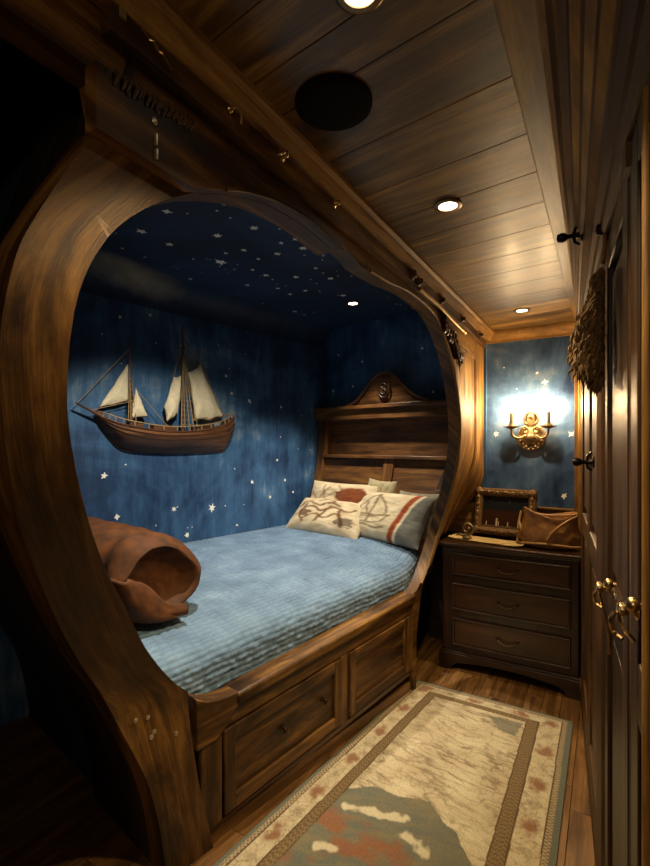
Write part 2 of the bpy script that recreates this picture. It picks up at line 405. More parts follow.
# hall end wall with its painted stars
b = MB()
WB = [(-1.12, 0), (0.1, 0), (0.1, CZ + 0.02), (-0.80, CZ + 0.02), (-0.80, 1.14), (-1.12, 0.92)]
n = len(WB); V = [(x, 3.4, z) for x, z in WB] + [(x, 3.45, z) for x, z in WB]
b.add(V, [tuple(range(n)), tuple(range(2 * n - 1, n - 1, -1))] + [(i, i + n, (i + 1) % n + n, (i + 1) % n) for i in range(n)], 0)
for x, z, r in [(-0.393, 1.898, .011), (-0.345, 1.835, .022), (-0.654, 1.496, .02), (-0.19, 1.49, .02), (-0.233, 1.09, .022), (-0.6, 1.95, .006), (-0.52, 1.8, .006)]:
    star_poly(b, Vector((x, 3.4, z)), Vector((1, 0, 0)), Vector((0, 0, 1)), Vector((0, -1, 0)), r)
struct(b.build('wall_back', [M['mural_hall'], M['star']], smooth=0))
# wooden trims framing that wall
def crown_y(name, x0, x1, y, mat):
    prof = [(0, 2.2), (-0.045, 2.2), (-0.045, 2.188), (-0.03, 2.172), (-0.022, 2.15), (-0.012, 2.14), (-0.012, 2.125), (0, 2.125)]
    b = MB(); V = [(x0, y + p[0], p[1]) for p in prof] + [(x1, y + p[0], p[1]) for p in prof]; n = len(prof)
    b.add(V, [tuple(range(n)), tuple(range(2 * n - 1, n - 1, -1))] + [(i, i + n, (i + 1) % n + n, (i + 1) % n) for i in range(n)], grain='x')
    return struct(b.build(name, mat, smooth=50))
crown_y('trim_2', -0.745, -0.105, 3.4, M['panel'])
b = MB(); b.box(-0.172, -0.1, 3.37, 3.4, 0.8, 2.13); b.box(-0.15, -0.1, 3.355, 3.37, 0.8, 2.13); struct(b.build('trim_3', M['panel'], smooth=0, bevel=0.004))
b = MB(); b.box(-0.98, -0.172, 3.375, 3.4, 0.97, 1.0, 'x'); b.box(-0.99, -0.172, 3.36, 3.4, 1.0, 1.012, 'x'); struct(b.build('trim_4', M['panel'], smooth=0, bevel=0.003))
b = MB(); b.box(-1.12, -0.172, 3.382, 3.4, 0.8, 0.97, 'x'); struct(b.build('trim_7', M['panel'], smooth=0))
b = MB(); b.box(-1.12, -0.11, 3.382, 3.4, 0.0, 0.798, 'x'); struct(b.build('shade_board_back', M['darkwood'], smooth=0))  # dark board added for the shade in the gap beside the dresser
b = MB(); b.add([bed(p, q, z) for z in (0, 0.46) for p, q in ((-1.75, 3.185), (-1.35, 3.185), (-1.35, 3.199), (-1.75, 3.199))], [(0, 1, 2, 3), (7, 6, 5, 4), (0, 4, 5, 1), (1, 5, 6, 2), (2, 6, 7, 3), (3, 7, 4, 0)]); struct(b.build('shade_board_head', M['darkwood'], smooth=0))  # dark sheet standing in for shade between bed end and dresser
# right wall behind the wardrobe and around the near end
b = MB()
b.box(-0.105, -0.07, 2.95, 3.45, 0, CZ); struct(b.build('wall_right', M['wardrobe'], smooth=0))
b = MB(); b.box(0.6, 0.65, -1.7, 0.46, 0, CZ + 0.02); b.box(0.20, 0.65, 0.46, 0.50, 0, CZ + 0.02); struct(b.build('wall_right_near', M['wardrobe'], smooth=0))
b = MB(); b.box(-3.0, 0.65, -1.72, -1.67, 0, CZ + 0.02); struct(b.build('wall_front', M['darkwood'], smooth=0))
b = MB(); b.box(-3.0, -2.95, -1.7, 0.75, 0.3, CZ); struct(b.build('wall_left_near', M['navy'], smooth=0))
b = MB(); b.box(-3.0, -2.93, -1.7, 0.75, 0.0, 0.3, 'y'); struct(b.build('baseboard_left_near', M['darkwood'], smooth=0, bevel=0.006))

# berth walls
WP = -2.80
b = MB()
b.add([bed(WP, 0.3, 0), bed(WP, 3.25, 0), bed(WP, 3.25, 2.5), bed(WP, 0.3, 2.5)] + [bed(WP - 0.05, 0.3, 0), bed(WP - 0.05, 3.25, 0), bed(WP - 0.05, 3.25, 2.5), bed(WP - 0.05, 0.3, 2.5)],
      [(0, 1, 2, 3), (7, 6, 5, 4), (0, 4, 5, 1), (3, 2, 6, 7), (0, 3, 7, 4), (1, 5, 6, 2)], 0)
WS = [(1.706, 1.238, -2.535), (1.782, .987, -2.52), (2.451, .973, -2.4), (2.156, .997, -2.453), (2.253, .81, -2.436), (2.669, .824, -2.36), (2.811, 1.136, -2.334), (2.993, 1.005, -2.3), (3.156, 1.131, -2.27), (3.248, 1.026, -2.255), (3.068, 1.298, -2.287), (2.792, 1.749, -2.338), (3.112, 1.731, -2.279), (2.782, 1.76, -2.339), (2.571, 1.923, -2.378), (1.8, 2.193, -2.518), (1.99, 2.245, -2.484), (2.62, 1.80, -2.37)]
big = {0: .022, 1: .024, 2: .03, 3: .02, 4: .022, 6: .018, 7: .016}
for i, (y, z, x) in enumerate(WS):
    bb_ = BB.dot(Vector((x, y, 0))); star_poly(b, bed(WP, bb_, z), BB, Vector((0, 0, 1)), BN, big.get(i, 0.013))
for _ in range(26):
    star_poly(b, bed(WP, random.uniform(1.2, 3.15), random.uniform(0.85, 2.3)), BB, Vector((0, 0, 1)), BN, random.uniform(0.004, 0.008))
struct(b.build('wall_left', [M['mural'], M['star']], smooth=0))
b = MB()
b.add([bed(WP, 3.2, 0), bed(-1.31, 3.2, 0), bed(-1.31, 3.2, 2.5), bed(WP, 3.2, 2.5)] + [bed(WP, 3.25, 0), bed(-1.31, 3.25, 0), bed(-1.31, 3.25, 2.5), bed(WP, 3.25, 2.5)],
      [(0, 1, 2, 3), (7, 6, 5, 4), (0, 4, 5, 1), (3, 2, 6, 7), (0, 3, 7, 4), (1, 5, 6, 2)], 0)
for p, z in [(-2.38, 2.124), (-1.81, 2.16), (-2.48, 1.925), (-1.72, 1.82), (-2.7, 1.901), (-2.64, 2.213)]:
    star_poly(b, bed(p, 3.2, z), BN, Vector((0, 0, 1)), -BB, 0.013)
struct(b.build('wall_head', [M['mural'], M['star']], smooth=0))
b = MB()
b.add([bed(p, q, z) for z in (2.45, 2.5) for p, q in ((WP - .05, 0.2), (-0.62, 0.2), (-1.25, 3.25), (WP - .05, 3.25))], [(0, 1, 2, 3), (7, 6, 5, 4), (0, 4, 5, 1), (1, 5, 6, 2), (2, 6, 7, 3), (3, 7, 4, 0)], 0)
CS = [(-1.66, 1.42), (-1.92, 1.49), (-1.92, 1.66), (-1.4, 1.5), (-1.43, 1.74), (-1.64, 1.71), (-1.75, 1.89), (-1.64, 1.91), (-1.33, 1.94), (-1.42, 1.94), (-1.36, 2.05), (-1.52, 2.04), (-1.65, 2.04), (-1.86, 1.97), (-1.78, 2.15), (-1.77, 2.26), (-1.45, 2.32), (-1.63, 2.38), (-1.98, 2.34), (-1.46, 2.51), (-1.85, 2.49), (-1.72, 2.62), (-1.85, 2.63), (-1.55, 2.84), (-2.06, 2.99), (-2.2, 2.81), (-2.05, 3.11), (-2.34, 3.2), (-2.44, 2.05), (-2.21, 2.07), (-2.44, 2.55)]
for i, (x, y) in enumerate(CS):
    star_poly(b, Vector((x, y, 2.45)), BB, BN, Vector((0, 0, -1)), 0.042 if i == 13 else random.choice((0.016, 0.02, 0.026)))
for _ in range(60):
    star_poly(b, bed(random.uniform(-2.6, -1.3), random.uniform(1.0, 3.1), 2.45), BB, BN, Vector((0, 0, -1)), random.uniform(0.004, 0.010))
struct(b.build('ceiling_berth', [M['mural_ceiling'], M['star']], smooth=0))
# cove where the mural turns from wall to ceiling
b = MB(); V = []; n = 10
for i in range(n + 1):
    a = PI / 2 * i / n; dp = 0.16 * (1 - math.cos(a)); dz = 0.16 * (1 - math.sin(a))
    for q in (0.3, 3.2): V.append(bed(WP + 0.16 - 0.16 * math.cos(a) + 0.001, q, 2.449 - 0.16 + 0.16 * math.sin(a)))
b.add(V, [(2 * i, 2 * i + 1, 2 * i + 3, 2 * i + 2) for i in range(n)]); struct(b.build('trim_5', M['mural_ceiling'], smooth=80))
# board closing the gap above the header
b = MB(); b.box(-0.81, -0.725, 0.2, 3.42, CZ - 0.02, 2.47, 'y'); struct(b.build('trim_6', M['darkwood'], smooth=0))

# ================================================================== BERTH SURROUND
OUT = [(0.66, 1.945), (0.474, 1.945), (0.423, 1.852), (0.377, 1.761), (0.351, 1.70), (0.337, 1.628), (0.336, 1.565), (0.348, 1.49), (0.375, 1.40), (0.415, 1.30), (0.485, 1.18), (0.594, 1.014), (0.70, 0.865), (0.80, 0.727), (0.885, 0.58), (0.94, 0.46), (0.984, 0.345), (1.018, 0.2), (1.038, 0.06), (1.042, 0.0)]
INL = [(1.222, 0.0), (1.187, 0.156), (1.159, 0.279), (1.132, 0.449), (1.114, 0.594)]
INA = [(1.06, 0.645), (0.973, 0.746), (0.852, 0.896), (0.746, 1.027), (0.647, 1.144), (0.561, 1.262), (0.495, 1.373), (0.453, 1.47), (0.437, 1.55), (0.436, 1.625), (0.448, 1.683), (0.474, 1.74), (0.511, 1.795), (0.566, 1.85), (0.628, 1.897)]
TOP = [(0.693, 1.937), (0.778, 1.974), (0.86, 2.0), (0.945, 2.018), (1.086, 2.029), (1.258, 2.018)]
NOTCH = [(1.262, 2.018), (1.275, 2.05), (1.32, 2.058), (1.40, 2.048), (1.45, 2.035)]
RIGHT = [(1.508, 2.036), (1.60, 2.041), (1.696, 2.048), (1.89, 2.070), (2.136, 2.067), (2.272, 2.042), (2.423, 1.965), (2.56, 1.85), (2.67, 1.664), (2.752, 1.449), (2.85, 1.23), (2.905, 1.048), (2.915, 0.88), (2.88, 0.76), (2.80, 0.665), (2.68, 0.60), (2.54, 0.562)]
def v2(L): return [(p[0], p[1]) for p in L]
berth = thing('berth_surround', 'carved dark wooden ship-like surround with a large oval opening to the bed', 'bed alcove frame', (-0.95, 1.9, 0))
# left arch post: three lengths of timber butted together
smA = v2(catmull([(p[0], p[1], 0) for p in INA + [TOP[0]]], 4))
smO = v2(catmull([(p[0], p[1], 0) for p in OUT[1:]], 4))
slab('arch_post', INL + smA + [(0.70, 1.945)] + smO, 0.07, 0.0, M['frame'], berth, post_uv, 0.007)
# header: spandrel board, jamb and frieze in one bent board
smT = v2(catmull([(p[0], p[1], 0) for p in TOP], 3)); smR = v2(catmull([(p[0], p[1], 0) for p in RIGHT], 4))
JAMB = [(2.548, 0.50), (2.575, 0.0), (2.60, 0.0), (2.618, 0.33), (2.71, 0.51), (2.857, 0.69), (2.955, 0.80), (3.08, 0.803), (3.395, 0.803), (3.395, 2.2)]
slab('header_and_jamb', smT + NOTCH + smR + JAMB + [(-0.6, 2.2), (-0.6, 2.03), (0.48, 2.036), (0.50, 1.95), (0.66, 1.946)], 0.06, -0.004, M['frame'], berth, y_uv, 0.005)
# heavy block hanging under the frieze at the near end
slab('spandrel_block', [(0.452, 2.03), (0.452, 1.922), (0.655, 1.922)] + smT + [(1.262, 2.05)], 0.03, 0.028, M['frame'], berth, y_uv, 0.006)
# upper fascia (plaque end on the left) and the moulding above
fas = slab('fascia_plaque', [(0.478, 2.098), (0.478, 2.15), (3.39, 2.15), (3.39, 2.098)], 0.03, 0.03, M['frame'], berth, y_uv, 0.004)
b = MB(); prof = [(-0.72, 2.2), (-0.655, 2.2), (-0.655, 2.186), (-0.668, 2.178), (-0.672, 2.165), (-0.682, 2.155), (-0.686, 2.143), (-0.72, 2.143)]
V = [(p[0], -0.6, p[1]) for p in prof] + [(p[0], 3.395, p[1]) for p in prof]; n = len(prof)
b.add(V, [tuple(range(n)), tuple(range(2 * n - 1, n - 1, -1))] + [(i, i + n, (i + 1) % n + n, (i + 1) % n) for i in range(n)], grain='y')
b.build('crown_moulding', M['panel'], berth, True, smooth=40)
# golden jamb: ring band, right stile, top rail round a sunken panel
def offs(path, d):
    out = []; P = [Vector((p[0], p[1], 0)) for p in path]
    for i, p in enumerate(P):
        t = (P[min(i + 1, len(P) - 1)] - P[max(i - 1, 0)]).normalized(); out.append((p.x + t.y * d * -1, p.y + t.x * d))
    return out
Rb = [p for p in smR if p[0] > 2.5 and p[1] > 0.66]
band = Rb + list(reversed([(p[0] + 0.085 * (1 - 0.2 * (p[1] < 1.0)), p[1] + 0.012) for p in Rb]))
slab('ring_band', band, 0.02, 0.012, M['panel'], berth, ring_uv, 0.004)
slab('panel_stile', [(3.14, 0.82), (3.392, 0.82), (3.392, 2.097), (3.14, 2.097)], 0.02, 0.014, M['panel'], berth, z_uv, 0.005)
slab('panel_rail', [(2.62, 1.985), (3.14, 1.985), (3.14, 2.097), (2.36, 2.097)], 0.02, 0.014, M['panel'], berth, y_uv, 0.005)
slab('inset_panel', [(2.9, 0.84), (3.12, 0.84), (3.12, 1.975), (2.66, 1.975), (2.72, 1.75), (2.82, 1.45), (2.93, 1.22), (3.01, 1.05), (3.04, 0.9)], 0.012, 0.006, M['panel'], berth, z_uv, 0.003)
slab('panel_bead', [(3.105, 0.84), (3.125, 0.84), (3.125, 1.985), (2.66, 1.985), (2.66, 1.968), (3.105, 1.968)], 0.012, 0.014, M['panel'], berth, z_uv, 0.003)
# bead along the edge of the opening
def swept(name, path, r, off, mat, sq=1.0):
    b = MB(); b.tube([F(p[0], p[1], off) for p in path], r, 8); return b.build(name, mat, berth, True, 60)
swept('opening_bead', smT[2:], 0.005, 0.03, M['frame'])
swept('opening_bead', [p for p in smR if p[1] > 0.6], 0.007, 0.004, M['panel'])
# diagonal strip and carved bracket where arch meets jamb
b = MB(); b.tube([F(1.95, 2.092, 0.03), F(2.2, 2.088, 0.034), F(2.45, 2.07, 0.036), F(2.66, 2.055, 0.04)], 0.008, 8); b.ball(F(2.66, 2.055, 0.04), 0.014); b.build('brass_strip', M['brass'], berth, True)
b = MB()
for i in range(26):
    t = i / 25; y = lerp(2.36, 2.70, t) + random.uniform(-.03, .03); z = lerp(2.05, 1.90, t) + random.uniform(-.035, .03)
    b.ball(F(y, z, 0.012), random.uniform(0.012, 0.024), sc=(0.7, 1.2, 1.0), n=8)
for k in range(5):
    c = (2.52 + 0.03 * k, 2.0 - 0.03 * k)
    b.tube([F(c[0] + 0.035 * math.cos(a) * (1 - a / 9), c[1] + 0.035 * math.sin(a) * (1 - a / 9), 0.022) for a in [j * 0.5 for j in range(12)]], 0.006, 6)
b.build('carved_bracket', M['carve'], berth, True, 60)
# carved frieze letters worn to lumps
b = MB()
for i in range(15):
    y = 0.485 + i * 0.0118 + random.uniform(-.003, .003); z = 2.018 + i * 0.0016 + random.uniform(-.004, .004)
    b.tube([F(y, z + 0.016, 0.03), F(y + 0.004, z + 0.004, 0.034), F(y - 0.002, z - 0.012, 0.03)], [0.002, 0.004, 0.002], 6)
    b.ball(F(y + 0.003, z + random.uniform(-.012, .012), 0.03), 0.004, n=6)
b.build('carved_frieze', M['carve'], berth, True, 60)
for sh_ in (0, 1, 2):
    b = MB()
    if sh_ == 0: b.box(-0.692, -0.686, 0.5635, 0.5665, 1.955, 1.975, 'z')
    elif sh_ == 1: b.box(-0.692, -0.686, 0.564, 0.5675, 1.930, 1.948)
    else: b.ball((-0.690, 0.563, 1.998), 0.0055, sc=(0.5, 1, 1.3))
    b.build('metal_inlay', M['silver'], berth, True)
b = MB(); b.box(-0.692, -0.686, 0.492, 0.503, 2.128, 2.143); b.build('metal_plate', M['silver'], berth, True)
b = MB(); b.tube([(-0.685, 0.53, 2.135), (-0.682, 0.545, 2.126), (-0.684, 0.555, 2.130), (-0.682, 0.565, 2.119), (-0.684, 0.575, 2.122), (-0.682, 0.585, 2.112), (-0.684, 0.597, 2.109)], 0.0028, 6); b.build('scroll_mount', M['brass'], berth, True)
b = MB(); b.tube([(-0.69, 0.755, 2.135), (-0.672, 0.762, 2.137), (-0.668, 0.772, 2.128), (-0.675, 0.778, 2.112)], 0.0035, 6); b.ball((-0.688, 0.755, 2.135), 0.008); b.build('gilt_hook', M['brass'], berth, True)
for y, z, r in [(0.941, 2.134, 0.012), (1.204, 2.131, 0.010), (1.855, 2.125, 0.022), (1.93, 2.118, 0.018), (2.256, 2.125, 0.02), (2.64, 2.120, 0.018), (3.076, 2.120, 0.018)]:
    b = MB(); Mx = Matrix.Translation((-0.69, y, z)) @ Matrix.Rotation(PI / 2, 4, 'Y')
    b.lathe([(r * 1.3, 0), (r * 1.3, 0.003), (r * 0.9, 0.006), (r * 0.7, 0.010), (r * 0.75, 0.016), (r * 0.5, 0.021), (0.001, 0.022)], 14, 0, Mx)
    b.build('rosette', M['brass'] if r < 0.015 else M['carve'], berth, True, 50)
for y, z in [(0.936, 0.578), (0.976, 0.569), (0.991, 0.499), (1.076, 0.47), (1.0, 0.512)]:
    b = MB(); Mx = Matrix.Translation(F(y, z, 0.0)) @ Matrix.Rotation(PI / 2, 4, 'Y'); b.lathe([(0.008, 0), (0.008, 0.002), (0.005, 0.004), (0.001, 0.005)], 10, 0, Mx); b.build('bolt', M['silver'], berth, True)
# bow-shaped side planking behind the left post
b = MB(); HU = smO + [(1.042, 0.0)]; HU = [(0.62, 2.46), (0.55, 2.2)] + HU
def hull(d0, d1, shift):
    V = []; U = []; L = 0
    for i, (y, z) in enumerate(HU):
        if i: L += math.dist(HU[i], HU[i - 1])
        for d in (d0, d1):
            q = Vector((X(y, z) - 0.005, y + shift, z)) - BN * d; V.append(q); U.append((L, d))
    return V, [(2 * i, 2 * i + 1, 2 * i + 3, 2 * i + 2) for i in range(len(HU) - 1)], U
V, Fc, U = hull(0.0, 0.55, 0.006); b.add(V, Fc, 0, U); o = b.build('side_planking', M['darkwood'], berth, True, 60)
md = o.modifiers.new('s', 'SOLIDIFY'); md.thickness = 0.02
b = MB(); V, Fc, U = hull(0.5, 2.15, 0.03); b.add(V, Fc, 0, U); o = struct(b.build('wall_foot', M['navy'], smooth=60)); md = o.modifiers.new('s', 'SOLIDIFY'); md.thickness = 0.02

# ================================================================== BED BASE
base = thing('bed_base', 'wooden bed platform with panelled drawers under the blue quilt', 'bed base', bed(-1.9, 1.9, 0))
PF = -1.392
SH = 0.05
def bbox(b, p0, p1, q0, q1, z0, z1, grain='y', mi=0, shear=0.0):
    b.box(p0, p1, q0, q1, z0, z1, grain, mi, Matrix(((BN.x, BB.x, 0, 0), (BN.y, BB.y, 0, 0), (0, shear, 1, -1.05 * shear), (0, 0, 0, 1))))
b = MB(); bbox(b, -2.78, PF - 0.05, 0.98, 2.35, 0.02, 0.455); bbox(b, -2.78, -1.72, 2.35, 3.05, 0.02, 0.455); b.build('carcass', M['darkwood'], base, True, 0)
b = MB()
bbox(b, PF - 0.05, PF, 0.94, 2.355, 0.395, 0.47, shear=SH)          # top rail of the face frame
for q0, q1 in ((0.94, 1.03), (1.71, 1.76), (2.31, 2.355)): bbox(b, PF - 0.05, PF, q0, q1, 0.07, 0.395, 'z', shear=SH)
b.build('face_frame', M['frame'], base, True, 0, 0.004)
b = MB(); bbox(b, PF - 0.05, PF - 0.012, 0.94, 2.35, 0.0, 0.062, shear=0.0); bbox(b, PF - 0.05, PF - 0.012, 0.94, 2.35, 0.04, 0.062, shear=SH); b.build('plinth', M['floor'], base, True, 0)
b = MB(); bbox(b, PF - 0.085, PF + 0.014, 1.09, 2.375, 0.455, 0.503, shear=SH); b.build('side_rail', M['frame'], base, True, 40, 0.012)
b = MB(); V = []                                           # shaped block between post and rail
blk = [(0.92, 0.37), (0.92, 0.55), (0.96, 0.527), (1.0, 0.515), (1.05, 0.509), (1.10, 0.507), (1.105, 0.465), (1.06, 0.41), (1.0, 0.37)]
mt = Matrix(((BN.x, BB.x, 0, 0), (BN.y, BB.y, 0, 0), (0, 0, 1, 0), (0, 0, 0, 1)))
n = len(blk); V = [(PF - 0.07, q, z) for q, z in blk] + [(PF + 0.006, q, z) for q, z in blk]
b.add(V, [tuple(range(n)), tuple(range(2 * n - 1, n - 1, -1))] + [(i, i + n, (i + 1) % n + n, (i + 1) % n) for i in range(n)], 0, None, mt, 'y')
b.build('rail_block', M['frame'], base, True, 40, 0.005)
for q0, q1, knobs in ((1.035, 1.705, (1.33, 1.58)), (1.765, 2.305, ())):
    z0, z1 = 0.085, 0.39; b = MB(); w = 0.05
    for r in ((q0, q0 + w, z0, z1, 'z'), (q1 - w, q1, z0, z1, 'z'), (q0 + w, q1 - w, z0, z0 + w, 'y'), (q0 + w, q1 - w, z1 - w, z1, 'y')): bbox(b, PF - 0.03, PF + 0.008, *r, shear=SH)
    d = b.build('drawer', M['frame'], base, True, 0, 0.003)
    b = MB(); bbox(b, PF - 0.03, PF - 0.006, q0 + w, q1 - w, z0 + w, z1 - w, shear=SH); b.build('drawer_panel', M['frame'], d, True, 0)
    for kq in knobs:
        b = MB(); Mx = Matrix.Translation(bed(PF - 0.006, kq, 0.25 + SH * (kq - 1.05))) @ Matrix.Rotation(BEDROT, 4, 'Z') @ Matrix.Rotation(PI / 2, 4, 'Y')
        b.lathe([(0.012, 0), (0.012, 0.003), (0.005, 0.008), (0.006, 0.018), (0.013, 0.024), (0.012, 0.031), (0.002, 0.034)], 14, 0, Mx); b.build('knob', M['bronze'], d, True)

# ================================================================== QUILT
def quilt():
    q0, q1 = 0.74, 3.04
    nu, nv = 400, 440
    def pf(q): return -1.475 - 0.16 * sm(2.35, 2.95, q)
    def shape(u, v):
        q = lerp(q0, q1, v); a = pf(q)
        # arc length across: 0 at the tucked front hem
        s = u * 1.56; W = -2.785
        h1 = 0.115; R = 0.085
        zb = 0.47 + 0.04 * v
        if s < h1: p, z = a, zb + s
        elif s < h1 + R * PI / 2:
            t = (s - h1) / R; p, z = a - R + R * math.cos(t), zb + h1 + R * math.sin(t)
        else:
            e = s - h1 - R * PI / 2; p = a - R - e; z = zb + h1 + R + (0.09 - 0.04 * v) * (1 - math.exp(-e * 4.5))
        if p < W: p = W
        return q, p, z, s
    def rib(u, v):
        q, p, z, s = shape(u, v)
        wob = 0.006 * noise.noise(Vector((q * 9, s * 9, 0)))
        a = abs(math.sin(PI * (s + wob) / 0.023)) ** 0.5; c = abs(math.sin(PI * (q + wob * 1.8 + 0.012 * noise.noise(Vector((q * 3, s * 12, 7)))) / 0.040)) ** 0.45
        return a, c, q, p, z, s
    def fn(u, v):
        a, c, q, p, z, s = rib(u, v)
        h = 0.0058 * (a * (0.45 + 0.55 * c)) + 0.010 * fbm(q * 3.2, s * 3.2, 3.0, 3) + 0.005 * noise.noise(Vector((q * 26, s * 34, 1))) + 0.003 * noise.noise(Vector((q * 60, s * 45, 4)))
        k = cl(1 - (s - 0.1) / 0.13) if s > 0.1 else 1.0
        if p <= -2.7: h *= 0.3
        return bed(p + h * k, q, z + h * (1 - k) + (0.0 if s > 0.02 else 0.0))
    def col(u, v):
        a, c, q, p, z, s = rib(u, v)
        g = 0.62 + 0.38 * min(a, 0.30 + 0.70 * c); g *= 1 + 0.25 * fbm(q * 6, s * 14, 9, 3)  # shade of the stitched grooves painted into the quilt colour
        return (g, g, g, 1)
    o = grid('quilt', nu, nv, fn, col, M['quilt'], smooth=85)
    md = o.modifiers.new('s', 'SOLIDIFY'); md.thickness = 0.012; md.offset = -1
    recentre(o)
    return tag(o, 'blue grey quilted bedspread covering the mattress in the berth', 'quilt')
quilt()
b = MB(); bbox(b, -2.77, -1.56, 1.0, 2.3, 0.457, 0.60); bbox(b, -2.77, -1.72, 2.3, 3.0, 0.457, 0.60)
mt_ = b.build('mattress', simple('mattress_ticking', '#8f8a7c', 0.9), None, True, 0, 0.03); tag(mt_, 'pale mattress under the blue quilt on the bed platform', 'mattress'); recentre(mt_)

# ================================================================== HEADBOARD
def HD(z):
    t = cl((z - 0.75) / 0.75); t = 1 - (1 - t) ** 2; return lerp(2.86, 3.10, t)
hb = thing('headboard', 'tall curved wooden headboard with shelf recess and crested pediment behind pillows', 'headboard', bed(-2.14, 3.12, 0.49))
def hboard(name, poly, off, t, mat, parent=hb, uvf=None, bevel=0.004):
    """board cut to a (p,z) outline, bent to the headboard's lean; off < 0 stands forward"""
    bm = bmesh.new(); f = bm.faces.new([bm.verts.new((p[0], 0, p[1])) for p in poly]); f.normal_update(); bmesh.ops.triangulate(bm, faces=[f])
    z = 0.5
    while z < 2.0:
        bmesh.ops.bisect_plane(bm, geom=bm.verts[:] + bm.edges[:] + bm.faces[:], plane_co=(0, 0, z), plane_no=(0, 0, 1)); z += 0.05
    ex = bmesh.ops.extrude_face_region(bm, geom=bm.faces[:], use_keep_orig=True)
    for v in ex['geom']:
        if isinstance(v, bmesh.types.BMVert): v.co.y += t
    bmesh.ops.recalc_face_normals(bm, faces=bm.faces)
    ul = bm.loops.layers.uv.new('grain'); r = random.random() * 6
    for fc in bm.faces:
        for l in fc.loops:
            c = l.vert.co; l[ul].uv = ((c.x + r, c.z + c.y + r) if uvf is None else (c.z + r, c.x + c.y + r))
    for v in bm.verts: v.co = bed(v.co.x, HD(v.co.z) + off + v.co.y, v.co.z)
    me = bpy.data.meshes.new(name); bm.to_mesh(me); bm.free()
    return finish(me, name, mat, parent, True, 40, bevel)
PL, PR = -2.775, -1.40
hboard('back_panel', [(PL, 0.5), (-1.66, 0.5), (-1.56, 1.1), (PR, 1.45), (PR, 1.66), (PL, 1.66)], 0.06, 0.02, M['head'])
hboard('post', [(PL, 0.5), (PL + 0.075, 0.5), (PL + 0.075, 1.645), (PL, 1.645)], -0.02, 0.08, M['head'], uvf=1)
hboard('post', [(-1.71, 0.5), (-1.64, 0.5), (-1.53, 1.1), (PR, 1.45), (PR, 1.645), (PR - 0.075, 1.645), (PR - 0.075, 1.47), (-1.605, 1.1)], -0.02, 0.08, M['head'], uvf=1)
hboard('lower_panel', [(PL + 0.07, 0.5), (-2.075, 0.5), (-2.075, 1.315), (PL + 0.07, 1.315)], 0.012, 0.02, M['head'])
hboard('lower_panel', [(-2.0, 0.5), (-1.7, 0.5), (-1.6, 1.1), (-1.53, 1.315), (-2.0, 1.315)], 0.012, 0.02, M['head'])
hboard('stile', [(-2.085, 0.5), (-1.99, 0.5), (-1.99, 1.315), (-2.085, 1.315)], -0.004, 0.03, M['head'], uvf=1)
hboard('shelf', [(PL + 0.06, 1.312), (-1.50, 1.312), (-1.49, 1.338), (PL + 0.06, 1.338)], -0.025, 0.09, M['head'])
hboard('cornice', [(PL - 0.015, 1.63), (PR + 0.02, 1.63), (PR + 0.02, 1.715), (PL - 0.015, 1.715)], -0.035, 0.10, M['head'])
hboard('cornice_cap', [(PL - 0.018, 1.712), (PR + 0.03, 1.712), (PR + 0.03, 1.742), (PL - 0.018, 1.742)], -0.06, 0.125, M['head'])
ped = v2(catmull([(-2.46, 1.74, 0), (-2.36, 1.775, 0), (-2.27, 1.86, 0), (-2.19, 1.95, 0), (-2.085, 1.99, 0), (-1.975, 1.95, 0), (-1.89, 1.86, 0), (-1.80, 1.79, 0), (-1.68, 1.74, 0)], 5))
hboard('pediment', ped, -0.01, 0.04, M['head'])
b = MB(); b.tube([bed(p, HD(z) - 0.018, z) for p, z in ped], 0.013, 8); b.build('pediment_moulding', M['head'], hb, True, 60)
b = MB()
cr = lambda x, z, o=0.0: bed(-2.075 + x, HD(1.86) - 0.02 - o, 1.86 + z)
b.ball(cr(0, 0), 0.055, sc=(0.9, 0.25, 1.15))
b.tube([cr(0.05 * math.cos(a), 0.068 * math.sin(a), 0.012) for a in [i * 2 * PI / 24 for i in range(25)]], 0.006, 6)
b.tube([cr(0.022 * math.cos(a) * (1 if i < 12 else 1), 0.025 + 0.018 * math.sin(a), 0.018) for i, a in enumerate([0.3 + i * 0.35 for i in range(14)])], 0.006, 6)
b.tube([cr(0.022 * math.cos(a), -0.022 + 0.02 * math.sin(a), 0.018) for a in [2.0 - i * 0.38 for i in range(14)]], 0.006, 6)
for s in (-1, 1): b.tube([cr(s * 0.035, -0.05, 0.01), cr(s * 0.05, -0.03, 0.014), cr(s * 0.058, 0.0, 0.012), cr(s * 0.045, 0.04, 0.01)], 0.005, 6)
b.build('crest', M['carve'], hb, True, 60)

